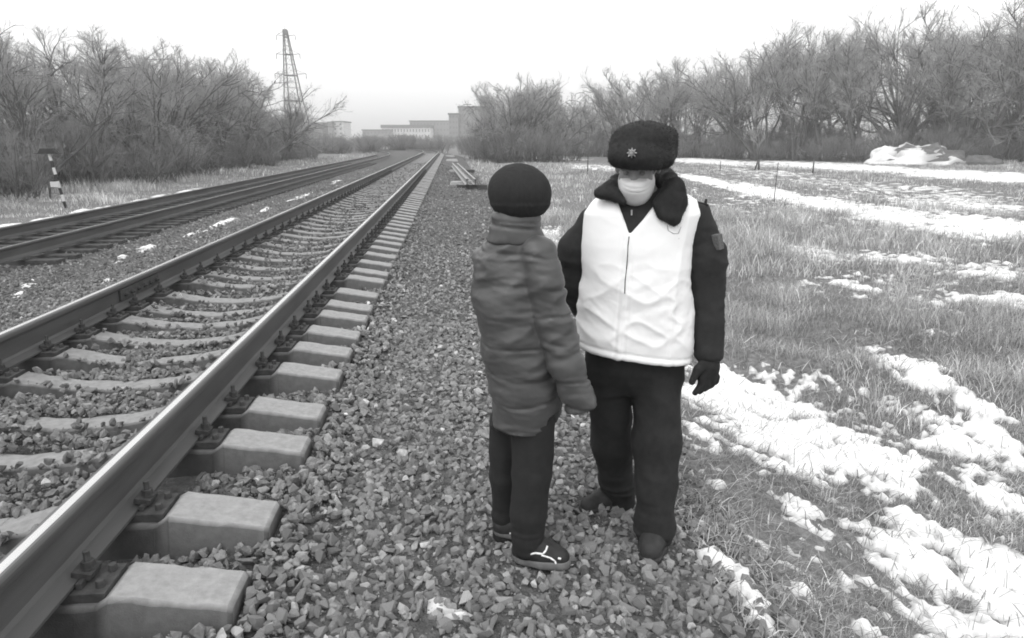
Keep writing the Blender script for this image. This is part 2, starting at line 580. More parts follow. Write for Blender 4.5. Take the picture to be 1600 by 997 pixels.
rail_y = np.concatenate([np.arange(-3, 70, 1.5), np.arange(70, 112, 2.0)])
for x, zo, lab in ((RAILS[0], 0, 'long steel rail nearest the two people, its polished head shining, running into the distance'),
                   (RAILS[1], 0, 'left rail of the near track with a bolted joint on its side'),
                   (RAILS2[0], T2_Z, 'right-hand rail of the far left track, dark and rusty'),
                   (RAILS2[1], T2_Z, 'farthest left rail, beside the snow streaks and the dry grass verge')):
    r = link('rail', rail_mesh(rail_y, RH0 + zo), mats=[M['rail'], M['railtop'], M['railworn']])
    r.location = (x, 0, 0)
    tag(r, lab, 'rail', 'rails of the two tracks')
    if x == RAILS[1]:
        b = MB()
        b.box((.021, 6.55, RH0 + .105), (.02, .80, .10))
        link('fish_plate', b.mesh('fish_plate', .004), r, [M['iron']])
        for q in range(6):
            b = MB(); yy = 6.22 + q * .132
            b.bar((.03, yy, RH0 + .105), (.05, yy, RH0 + .105), .021, .02, 6); b.bar((.05, yy, RH0 + .105), (.066, yy, RH0 + .105), .011, None, 8)
            link('joint_bolt', b.mesh('joint_bolt'), r, [M['iron']])

# ------------------------------------------------------------------ ballast stones
def hull_stone(seed, npts):
    r = np.random.default_rng(seed)
    p = r.normal(size=(npts, 3))
    p /= np.linalg.norm(p, axis=1)[:, None]
    p *= r.uniform(.75, 1.05, (npts, 1))
    p *= np.array([1.0, r.uniform(.62, .95), r.uniform(.5, .85)])
    bm = bmesh.new()
    vs = [bm.verts.new(q) for q in p]
    g = bmesh.ops.convex_hull(bm, input=vs)
    bmesh.ops.delete(bm, geom=list({e for e in list(g['geom_interior']) + list(g['geom_unused']) if isinstance(e, bmesh.types.BMVert)}), context='VERTS')
    bmesh.ops.triangulate(bm, faces=bm.faces)
    bmesh.ops.recalc_face_normals(bm, faces=bm.faces)
    bm.verts.index_update()
    V = np.array([v.co[:] for v in bm.verts]); F = np.array([[v.index for v in f.verts] for f in bm.faces])
    bm.free()
    return V, F


STONES_A = [hull_stone(s, 13) for s in range(20)]
STONES_B = [hull_stone(s + 50, 8) for s in range(14)]
STONES_C = [hull_stone(s + 90, 6) for s in range(10)]


def rand_rot(n, rng, flat=0.0):
    q = rng.normal(size=(n, 4))
    q /= np.linalg.norm(q, axis=1)[:, None]
    w, x, y, z = q.T
    return np.stack([1 - 2 * (y * y + z * z), 2 * (x * y - z * w), 2 * (x * z + y * w), 2 * (x * y + z * w), 1 - 2 * (x * x + z * z), 2 * (y * z - x * w),
                     2 * (x * z - y * w), 2 * (y * z + x * w), 1 - 2 * (x * x + y * y)], -1).reshape(n, 3, 3)


def batch(shapes, pos, rad, rot, tone, rng):
    vs, fs, ts, n0 = [], [], [], 0
    pick = rng.integers(0, len(shapes), len(pos))
    for k, (V, F) in enumerate(shapes):
        s = np.nonzero(pick == k)[0]
        if not len(s): continue
        P = np.einsum('nij,vj->nvi', rot[s], V) * rad[s][:, None, None] + pos[s][:, None, :]
        vs.append(P.reshape(-1, 3))
        fs.append((F[None] + (np.arange(len(s)) * len(V))[:, None, None] + n0).reshape(-1, 3))
        ts.append(np.repeat(tone[s], len(V)))
        n0 += len(s) * len(V)
    return np.concatenate(vs), np.concatenate(fs), np.concatenate(ts)


SLY = np.array(SLEEPER_Y)


def stone_field(x0, x1, y0, y1, dens, r0, r1, seed):
    rng = np.random.default_rng(seed)
    n = int((x1 - x0) * (y1 - y0) * dens)
    x = rng.uniform(x0, x1, n); y = rng.uniform(y0, y1, n)
    rad = r0 + (r1 - r0) * rng.beta(1.3, 2.6, n)
    z = ground_z(x, y)
    px, py, dep = project(x, y, z)
    ok = (dep > .4) & (px > -450) & (px < 2050) & (py < 1250)
    # thin out towards the edge of the bed
    ok &= x < 1.42 + 0.5 * (fbm(y * 1.5, x * 1.5, seed=77) - .5) - .35 * rng.random(n) ** 2
    ok &= x > -9.6 + .3 * rng.random(n)
    for rx in RAILS:
        ok &= np.abs(x - rx) > .088
    for rx in RAILS2:
        ok &= np.abs(x - rx) > .085
    # sleepers stay clear at their ends and are half buried in the middle
    dy = np.abs(SLY[None, :] - y[:, None]).min(1) if len(y) < 60000 else None
    xl = x - TRACK_X
    on = (dy < .125 + rad * .5) & (np.abs(xl) < 1.385 + rad * .5)
    mid = (np.abs(xl) < .58)
    burial = fbm(x * 2.2, y * 1.6, oct=2, seed=15)
    edge_ = np.clip((dy - .055) / .05, 0, 1)
    allow = mid & ((burial > .62) | (rng.random(n) < .55 * edge_)) & (rng.random(n) < .8)
    ok &= ~on | allow
    lift = np.where(on & allow, sleeper_top(xl) + .115 + rad * .35, 0)
    between = (np.abs(xl) < .7) & ~on
    lift = np.where(between, .045 * burial + .018, lift)
    near_end = (np.abs(xl) > 1.1) & (np.abs(xl) < 1.6) & ~on
    lift = np.where(near_end, .024, lift)
    x, y, z, rad, lift = x[ok], y[ok], z[ok], rad[ok], lift[ok]
    pos = np.stack([x, y, z + lift + rad * rng.uniform(-.25, .5, len(x))], -1)
    t = rng.lognormal(0, .23, len(x))
    t = np.where(rng.random(len(x)) < .03, t * 1.9, t)
    t *= 0.8 + 0.4 * fbm(x * .7, y * .7, oct=2, seed=60)
    # grime between the rails and oil along the middle
    t *= np.where(np.abs(x - TRACK_X) < .72, .92, 1.0)
    return pos, rad, np.clip(t, .35, 3.2), rng


parts_v = []
sets = [
    (STONES_A, stone_field(-5.2, 1.6, .9, 6.2, 1050, .017, .047, 1)),
    (STONES_C, stone_field(-4.8, 1.6, .9, 4.4, 1500, .006, .014, 9)),
    (STONES_B, stone_field(-7.5, 1.6, 6.2, 11, 520, .02, .046, 2)),
    (STONES_B, stone_field(-9.6, 1.6, 11, 20, 150, .026, .056, 3)),
    (STONES_C, stone_field(-9.6, 1.6, 20, 48, 50, .035, .075, 4)),
]
vs, fs, ts, n0 = [], [], [], 0
singles = None
for k, (shapes, (pos, rad, tone, rng)) in enumerate(sets):
    rot = rand_rot(len(pos), rng)
    if k == 0:
        px, py, dep = project(pos[:, 0], pos[:, 1], pos[:, 2])
        show = (px > 0) & (px < 1600) & (py > 0) & (py < 995) & (pos[:, 0] > -.74)
        show &= ~((px > 770) & (px < 905) & (py < 905) & (py > 800))
        size = np.where(show, rad / dep, 0)
        top = np.argsort(-size)[:280]
        m = np.ones(len(pos), bool); m[top] = False
        singles = (pos[top], rad[top], tone[top])
        pos, rad, tone, rot = pos[m], rad[m], tone[m], rot[m]
    v, f, t = batch(shapes, pos, rad, rot, tone, rng)
    vs.append(v); fs.append(f + n0); ts.append(t); n0 += len(v)
gravel = link('gravel', mesh_np('gravel', np.concatenate(vs), np.concatenate(fs), tone=np.concatenate(ts)), mats=[M['stone']])
tag(gravel, 'grey crushed stone ballast filling the tracks and the shoulder where the people stand', 'gravel', kind='stuff')
# the stones that show largest, one by one
tones = [.5, .7, .9, 1.1, 1.45, 2.0]
single_meshes = [[None] * len(tones) for _ in range(8)]
for a in range(8):
    V, F = STONES_A[a]
    for b, tn in enumerate(tones):
        me = mesh_np('stone', V, F, tone=np.full(len(V), tn)); me.materials.append(M['stone'])
        single_meshes[a][b] = me
rs = random.Random(11)
for p, r_, t_ in zip(*singles):
    b = int(np.argmin([abs(math.log(t_ / q)) for q in tones]))
    o = link('stone', single_meshes[rs.randrange(8)][b], bed)
    o.location = p; o.scale = (r_,) * 3
    o.rotation_euler = (rs.uniform(0, 6.28), rs.uniform(0, 6.28), rs.uniform(0, 6.28))

# ------------------------------------------------------------------ dry grass
def blades(pos, h, w, lean, rng, tone):
    n = len(pos)
    a = rng.uniform(0, 2 * np.pi, n)
    side = np.stack([np.cos(a), np.sin(a), np.zeros(n)], -1) * (w / 2)[:, None]
    l = rng.uniform(0, 2 * np.pi, n)
    off = np.stack([np.cos(l), np.sin(l), np.zeros(n)], -1) * (lean * h)[:, None]
    up = np.array([0, 0, 1.0])
    mid = pos + off * .35 + up * (h * .55)[:, None]
    tip = pos + off + up * (h * np.sqrt(np.clip(1 - (lean * .6) ** 2, .1, 1)))[:, None]
    v = np.stack([pos - side, pos + side, mid + side * .8, mid - side * .8, tip], 1).reshape(-1, 3)
    i = np.arange(n)[:, None] * 5
    return v, i + np.array([[0, 1, 2, 3]]), i + np.array([[3, 2, 4]]), np.repeat(tone, 5)


def grass_field(x0, x1, y0, y1, dens, hr, w, seed, side):
    rng = np.random.default_rng(seed)
    n = int((x1 - x0) * (y1 - y0) * dens)
    x = rng.uniform(x0, x1, n); y = rng.uniform(y0, y1, n)
    z = ground_z(x, y)
    px, py, dep = project(x, y, z)
    ok = (dep > .5) & (px > -250) & (px < 1850) & (py < 1150)
    x, y, z, dep = x[ok], y[ok], z[ok], dep[ok]
    px, py = px[ok], py[ok]
    clump = fbm(x * 1.3, y * 1.3, oct=3, seed=90)
    big = fbm(x * .35, y * .35, oct=2, seed=91)
    sh = snow_height(x, y)
    p = np.clip((clump - .28) * 3.6, .30, 1) * np.where(sh > .004, .20 + .10 * (y < 5), 1.0)
    if side > 0:
        p *= np.clip((x - 1.02) / .45, 0, 1)
    keepb = rng.random(len(x)) < p
    x, y, z, clump, big, sh = x[keepb], y[keepb], z[keepb], clump[keepb], big[keepb], sh[keepb]
    n = len(x)
    tall = np.clip((big - .35) * 3, .25, 1.3)
    if side > 0:
        tall = np.clip(tall, .5, 1.3) * np.clip(.55 + (y - 3) / 5, .55, 1.15) * np.clip(.5 + (x - 1.2) / 2.2, .5, 1.0)
    h = rng.uniform(hr[0], hr[1], n) * tall
    h = h * np.interp(sh, [-.03, -.008, .01], [1, .55, .38])
    h = h * np.clip(.35 + 1.3 * (clump - .1), .45, 1.35)
    lean = rng.uniform(.1, .95, n)
    tone = rng.lognormal(0, .35, n) * (0.35 + 1.3 * clump) * (.5 + 1.0 * fbm(x * .6, y * .6, oct=3, seed=97))
    return np.stack([x, y, z - .01], -1), h, np.full(n, w) * rng.uniform(.6, 1.3, n), lean, rng, tone


gv, g4, g3, gt, n0 = [], [], [], [], 0
for args in [(1.05, 5.5, 1.4, 4.6, 5200, (.04, .20), .0036, 1, 1), (1.1, 8.5, 4.6, 9.5, 1700, (.10, .46), .0052, 2, 1), (1.1, 16, 9.5, 20, 460, (.14, .50), .010, 3, 1),
             (1.2, 55, 20, 62, 50, (.12, .38), .024, 4, 1), (-17.5, -9.8, 14, 40, 130, (.15, .45), .014, 5, -1), (-16.5, -9.8, 40, 95, 22, (.2, .5), .035, 6, -1)]:
    v, a, b, t = blades(*grass_field(*args))
    gv.append(v); g4.append(a + n0); g3.append(b + n0); gt.append(t); n0 += len(v)
# straw lying matted on the ground and on the snow
_r = np.random.default_rng(77)
for n_, (x0, x1, y0, y1), w_, L_ in ((30000, (1.0, 5.2, 1.4, 5.2), .0032, (.04, .15)), (16000, (1.1, 9, 5.2, 11), .006, (.08, .24))):
    x, y = _r.uniform(x0, x1, n_), _r.uniform(y0, y1, n_)
    sh_ = snow_height(x, y)
    cl = fbm(x * 1.6, y * 1.6, oct=3, seed=92)
    k_ = _r.random(n_) < np.where(sh_ > .003, .13 + .5 * np.clip(cl - .5, 0, 1), np.clip((cl - .25) * 3, .25, 1))
    x, y, sh_, cl = x[k_], y[k_], np.clip(sh_[k_], 0, .055), cl[k_]
    n_ = len(x)
    a_ = _r.normal(.6, 1.1, n_); L = _r.uniform(L_[0], L_[1], n_); sl = _r.uniform(-.05, .45, n_)
    d_ = np.stack([np.cos(a_) * np.cos(sl), np.sin(a_) * np.cos(sl), np.sin(sl)], -1) * L[:, None]
    p_ = np.stack([x, y, ground_z(x, y) + sh_ + .008], -1)
    s_ = np.stack([-np.sin(a_), np.cos(a_), np.zeros(n_)], -1) * (w_ / 2 * _r.uniform(.6, 1.4, n_))[:, None]
    q_ = p_ + d_; m_ = p_ + d_ * .5 + np.stack([0 * x, 0 * x, _r.uniform(.0, .03, n_)], -1)
    v = np.stack([p_ - s_, p_ + s_, m_ + s_, m_ - s_, q_], 1).reshape(-1, 3)
    i = np.arange(n_)[:, None] * 5 + n0
    gv.append(v); g4.append(i + np.array([[0, 1, 2, 3]])); g3.append(i + np.array([[3, 2, 4]])); gt.append(np.repeat(_r.lognormal(-.5, .4, n_) * (.5 + cl), 5)); n0 += len(v)
grass = link('dry_grass', mesh_np('dry_grass', np.concatenate(gv), [np.concatenate(g4), np.concatenate(g3)], tone=np.concatenate(gt)), mats=[M['grass']])
tag(grass, 'dry grey winter grass and weeds growing on both sides of the railway', 'grass', kind='stuff')

# ------------------------------------------------------------------ bare trees
def grow(par, plen, cnt, tr, lr, ang, up, nseg, wander, rng):
    """children polylines on parent polylines (B,n,3)"""
    B, n, _ = par.shape
    t = rng.uniform(tr[0], tr[1], (B, cnt))
    t = np.sort(t, 1)
    s = t * (n - 1)
    i0 = np.clip(np.floor(s).astype(int), 0, n - 2)
    fr = (s - i0)[..., None]
    bi = np.arange(B)[:, None]
    p = par[bi, i0] * (1 - fr) + par[bi, i0 + 1] * fr
    tan = par[bi, i0 + 1] - par[bi, i0]
    tan /= np.linalg.norm(tan, axis=-1, keepdims=True) + 1e-9
    rv = rng.normal(size=tan.shape)
    rv -= (rv * tan).sum(-1, keepdims=True) * tan
    rv /= np.linalg.norm(rv, axis=-1, keepdims=True) + 1e-9
    a = np.radians(rng.normal(ang, 12, (B, cnt)))[..., None]
    d = tan * np.cos(a) + rv * np.sin(a)
    d[..., 2] += up
    d /= np.linalg.norm(d, axis=-1, keepdims=True)
    L = plen[:, None] * rng.uniform(lr[0], lr[1], (B, cnt)) * (1.15 - .55 * t)
    N = B * cnt
    p, d, L, t = p.reshape(N, 3), d.reshape(N, 3), L.reshape(N), t.reshape(N)
    out = np.zeros((N, nseg + 1, 3)); out[:, 0] = p
    drift = rng.normal(size=(N, 3)) * wander * .5
    for k in range(nseg):
        d = d + rng.normal(size=(N, 3)) * wander + drift * .4
        d[:, 2] += up * .12
        d /= np.linalg.norm(d, axis=-1, keepdims=True)
        out[:, k + 1] = out[:, k] + d * (L / nseg)[:, None]
    return out, L, t


def tubes(pl, r0, r1, k):
    B, n, _ = pl.shape
    tan = np.gradient(pl, axis=1)
    tan /= np.linalg.norm(tan, axis=-1, keepdims=True) + 1e-9
    ref = np.where(np.abs(tan[..., 2:3]) > .9, np.array([1.0, 0, 0]), np.array([0, 0, 1.0]))
    u = np.cross(tan, ref); u /= np.linalg.norm(u, axis=-1, keepdims=True) + 1e-9
    w = np.cross(tan, u)
    rad = (r0[:, None] + (r1 - r0)[:, None] * np.linspace(0, 1, n)[None])[..., None]
    an = np.arange(k) / k * 2 * np.pi
    v = pl[:, :, None, :] + rad[..., None] * (np.cos(an)[None, None, :, None] * u[:, :, None] + np.sin(an)[None, None, :, None] * w[:, :, None])
    i = np.arange(B * n * k).reshape(B, n, k)
    q = np.stack([i[:, :-1], np.roll(i[:, :-1], -1, 2), np.roll(i[:, 1:], -1, 2), i[:, 1:]], -1)
    return v.reshape(-1, 3), q.reshape(-1, 4)


def merge(list_vq):
    v, q, n = [], [], 0
    for a, b in list_vq:
        v.append(a); q.append(b + n); n += len(a)
    return np.concatenate(v), np.concatenate(q)


def tree_meshes(seed, stems=1, spread=1.0, dense=1.0, tall=.5, up=.3):
    """a bare tree one metre tall (scaled when placed): trunk with limbs, and crown of twigs"""
    rng = np.random.default_rng(seed)
    trunks = []
    for s in range(stems):
        n = 9
        p = np.zeros((n, 3))
        d = np.array([rng.normal() * .16 * spread, rng.normal() * .16 * spread, 1.0]) if stems == 1 else np.array([rng.normal() * .40, rng.normal() * .40, 1.0])
        for k in range(1, n):
            d = d + rng.normal(size=3) * .12 * np.array([1, 1, .3]); d /= np.linalg.norm(d)
            p[k] = p[k - 1] + d * tall * rng.uniform(.85, 1.15) / (n - 1)
        trunks.append(p)
    tr = np.array(trunks)
    if stems > 1:
        tr += rng.normal(size=(stems, 1, 3)) * .035 * np.array([1, 1, 0])
    L0 = np.full(len(tr), .52)
    nl = 10 if stems == 1 else max(4, 13 // stems)
    l1, L1, t1 = grow(tr, L0, nl, (.18, 1.0), (.6, 1.2), 40 * spread, up, 8, .12, rng)
    l2, L2, t2 = grow(l1, L1, 8, (.15, 1.0), (.32, .66), 42, up * .4, 6, .14, rng)
    l3, L3, t3 = grow(l2, L2, 6, (.12, 1.0), (.38, .66), 40, .10, 4, .16, rng)
    l4, L4, t4 = grow(l3, L3, int(7 * dense), (.08, 1.0), (.5, 1.0), 34, .14, 2, .14, rng)
    z = lambda p: np.full(len(p), 1.0)
    rt = .017 if stems == 1 else .012
    rad1 = rt * .6 * (1.1 - .6 * t1)
    trunk = merge([tubes(tr, z(tr) * rt * 1.2, z(tr) * rt * .4, 7), tubes(l1, rad1, rad1 * .28, 5), tubes(l2, z(l2) * .0027, z(l2) * .0010, 4)])
    crown = merge([tubes(l3, z(l3) * .0011, z(l3) * .0006, 3), tubes(l4, z(l4) * .0006, z(l4) * .00035, 3)])
    mx = np.percentile(l4[..., 2], 99.2)
    a = mesh_np('trunk', trunk[0] / mx, trunk[1], smooth=True); a.materials.append(M['bark'])
    b = mesh_np('crown', crown[0] / mx, crown[1], smooth=True); b.materials.append(M['twig'])
    return a, b


def shrub_meshes(seed):
    rng = np.random.default_rng(seed)
    n, k = 26, 7
    p = np.zeros((n, k, 3)); p[:, 0, :2] = rng.normal(size=(n, 2)) * .16
    d = np.concatenate([rng.normal(size=(n, 2)) * .38, np.ones((n, 1))], 1)
    for s in range(1, k):
        d = d + rng.normal(size=(n, 3)) * .10; d /= np.linalg.norm(d, axis=1, keepdims=True)
        p[:, s] = p[:, s - 1] + d * (rng.uniform(.6, 1.0, n) / (k - 1))[:, None]
    L = np.full(n, .8)
    l1, L1, t1 = grow(p, L, 9, (.12, 1), (.25, .5), 35, .2, 4, .14, rng)
    l2, L2, t2 = grow(l1, L1, 9, (.05, 1), (.35, .7), 35, .1, 2, .16, rng)
    o = lambda q: np.full(len(q), 1.0)
    st = tubes(p, o(p) * .010, o(p) * .003, 4)
    tw = merge([tubes(l1, o(l1) * .0034, o(l1) * .0016, 3), tubes(l2, o(l2) * .0019, o(l2) * .0010, 3)])
    mx = np.percentile(l2[..., 2], 99)
    a = mesh_np('stems', st[0] / mx, st[1]); a.materials.append(M['bark'])
    b = mesh_np('twigs', tw[0] / mx, tw[1]); b.materials.append(M['brush'])
    return a, b


TREES = [tree_meshes(s, 1, sp, 1.0, tl, up) for s, sp, tl, up in ((101, 1.0, .5, .3), (102, 1.25, .42, .15), (103, .75, .68, .35), (104, 1.1, .55, .22), (105, .7, .75, .3), (106, 1.3, .6, .1))]
TREES += [tree_meshes(s, 3, .9, .8, .55, .35) for s in (111, 112, 113)]
SHRUBS = [shrub_meshes(s) for s in (201, 202, 203, 204)]
rt = random.Random(5)


def plant(name, meshes, parts, x, y, h, wid, label, cat, group, rz=None, lean=0.0):
    o = empty(name, (x, y, float(ground_z(x, y)) - .03), rt.uniform(0, 6.28) if rz is None else rz)
    o.scale = (h * wid, h * wid, h)
    if lean:
        o.rotation_euler[1] = lean
    tag(o, label, cat, group)
    for m, n in zip(meshes, parts):
        link(n, m, o)
    return o


def tree(x, y, h, label, group, wid=1.0, k=None):
    return plant('bare_tree', TREES[rt.randrange(len(TREES)) if k is None else k], ('trunk', 'crown'), x, y, h, wid, label, 'tree', group)


def shrub(x, y, h, label, group, wid=1.0):
    return plant('bare_shrub', SHRUBS[rt.randrange(len(SHRUBS))], ('stems', 'twigs'), x, y, h, wid, label, 'shrub', group)


def left_bush(y):
    w = ('behind the striped marker post' if y < 42 else 'along the middle of the left-hand woods' if y < 66 else 'at the far end of the left-hand woods')
    return 'dense leafless bush low down ' + w, 'low bushes ' + w


def right_bush(x):
    w = ('behind the fur hat at the foot of the right-hand woods' if x < 27 else 'behind the crooked young tree and posts' if x < 39 else 'behind the snow covered heap' if x < 50 else 'at the right edge of the picture')
    return 'dense leafless bush low down ' + w, 'low bushes ' + w


def left_label(y):
    w = ('beyond the striped marker post at the left edge' if y < 40 else 'along the middle of the left-hand woods' if y < 62 else 'at the far end of the left-hand woods, in front of the pylon')
    return 'leafless grey tree ' + w, 'bare trees ' + w


y = 31.0
while y < 88:
    hh = float(np.interp(y, [20, 30, 45, 56, 66, 76, 92], [6.2, 6.5, 7.6, 8.7, 8.4, 6.4, 4.2]))
    tree(-17.8 + rt.uniform(-1.2, 1.0), y + rt.uniform(-.8, .8), hh * rt.uniform(.84, 1.05), *left_label(y), rt.uniform(.9, 1.1), rt.choice((0, 2, 3, 4, 6, 7, 8)))
    tree(-21.5 + rt.uniform(-1.5, 1.5), y + 2 + rt.uniform(-1, 1), hh * rt.uniform(.95, 1.15), *left_label(y), rt.uniform(1.0, 1.2))
    if rt.random() < .35:
        tree(-27 + rt.uniform(-2, 2), y + rt.uniform(-2, 2), hh * rt.uniform(1.05, 1.3), *left_label(y), 1.0)
    y += 3.5
y = 19.0
while y < 92:
    if rt.random() < .45: shrub(-16.0 + rt.uniform(-1.2, .9), y, rt.uniform(1.2, 3.2) * (1 if y < 76 else .75), *left_bush(y), rt.uniform(.8, 1.1))
    shrub(-18.6 + rt.uniform(-.9, .9), y + 1.1, rt.uniform(2.4, 3.8) * (1 if y < 76 else .75), *left_bush(y), rt.uniform(.7, 1.0))
    if rt.random() < .8:
        shrub(-23.0 + rt.uniform(-1.5, 1.5), y + .4, rt.uniform(2.8, 4.4) * (1 if y < 76 else .75), *left_bush(y), rt.uniform(.8, 1.0))
    y += 2.1
# the rounded clump right of the line
for x, y, h in ((4.3, 74, 6.6), (4.7, 70.5, 6.4), (5.4, 72, 7.2), (6.4, 70, 8.0), (7.6, 71.5, 8.2), (8.8, 70.5, 7.4), (9.8, 73, 6.8), (6.9, 74, 8.1), (8.4, 75, 7.8), (5.9, 76, 7.4), (7.4, 77.5, 7.8)):
    tree(x, y, h * rt.uniform(.95, 1.05), 'leafless bushy tree of the rounded clump between the track and the right-hand woods', 'trees of the middle clump', .85, k=6 + rt.randrange(3))
for x, y, h in ((3.6, 70, 3.2), (4.4, 68, 2.8), (5.4, 66.5, 3.4), (3.9, 76, 4.4), (2.6, 80, 2.8), (7.2, 66, 3.4), (9.0, 67, 3.6), (10.4, 68.5, 3.0), (3.4, 84, 2.2), (2.6, 97, 2.6), (2.0, 106, 2.8), (-1.5, 114, 2.8), (12.6, 72, 2.6), (4.2, 72, 4.5), (8.2, 71, 4.8), (6.2, 74, 5.0), (10.4, 75, 4.6)):
    shrub(x, y, h, 'leafless bush at the foot of the clump beside the track', 'bushes of the middle clump', rt.uniform(.8, 1.0))
# right-hand woods
def right_label(x):
    w = ('of the right-hand woods behind the fur hat' if x < 27 else 'of the right-hand woods behind the crooked young tree' if x < 36 else 'of the right-hand woods behind the branch pile and the earth heaps' if x < 50 else 'at the right edge of the right-hand woods')
    return 'tall leafless tree ' + w, 'bare trees ' + w


edge_pts = [(14.0, 95, 6.8), (18, 90, 8.0), (23, 85, 10.4), (29, 79, 11.2), (33, 74, 11.8), (37, 70, 12.9), (42, 66.5, 13.3), (48, 63, 13.2), (54, 60, 13.0), (62, 57, 13.0), (72, 52, 13)]
EX, EY, EH = map(np.array, zip(*edge_pts))
s = 14.0
while s < 68:
    yy, hh = float(np.interp(s, EX, EY)), float(np.interp(s, EX, EH))
    for row in range(3):
        if row == 2 and rt.random() < .1: continue
        tree(s + row * 2.6 + rt.uniform(-1, 1), yy + row * 4.6 + rt.uniform(-1.2, 1.2), hh * rt.uniform(.88, 1.08) * (1 + .05 * row), *right_label(s), rt.uniform(.8, 1.1))
    s += 2.7
s = 13.5
while s < 66:
    yy = float(np.interp(s, EX, EY))
    for row in range(3):
        shrub(s + rt.uniform(-.8, .8) + row * 1.7, yy - 1.2 + row * 3.2 + rt.uniform(-.8, .8), rt.uniform(1.2, 3.6) + row * .9, *right_bush(s), rt.uniform(.8, 1.1))
    s += 1.9
# far thickets across the end of the line
for k in range(46):
    y = rt.uniform(113, 132)
    x = rt.uniform(-48, -3)
    shrub(x, y, rt.uniform(1.7, 2.7), 'distant leafless thicket at the far end of the line', 'far thickets', rt.uniform(1.3, 2.0))
for k in range(34):
    x = rt.uniform(-52, 8); y = rt.uniform(118, 190)
    shrub(x, y, rt.uniform(2.5, 3.5), 'distant leafless thicket at the far end of the line', 'far thickets', rt.uniform(1.2, 1.8))

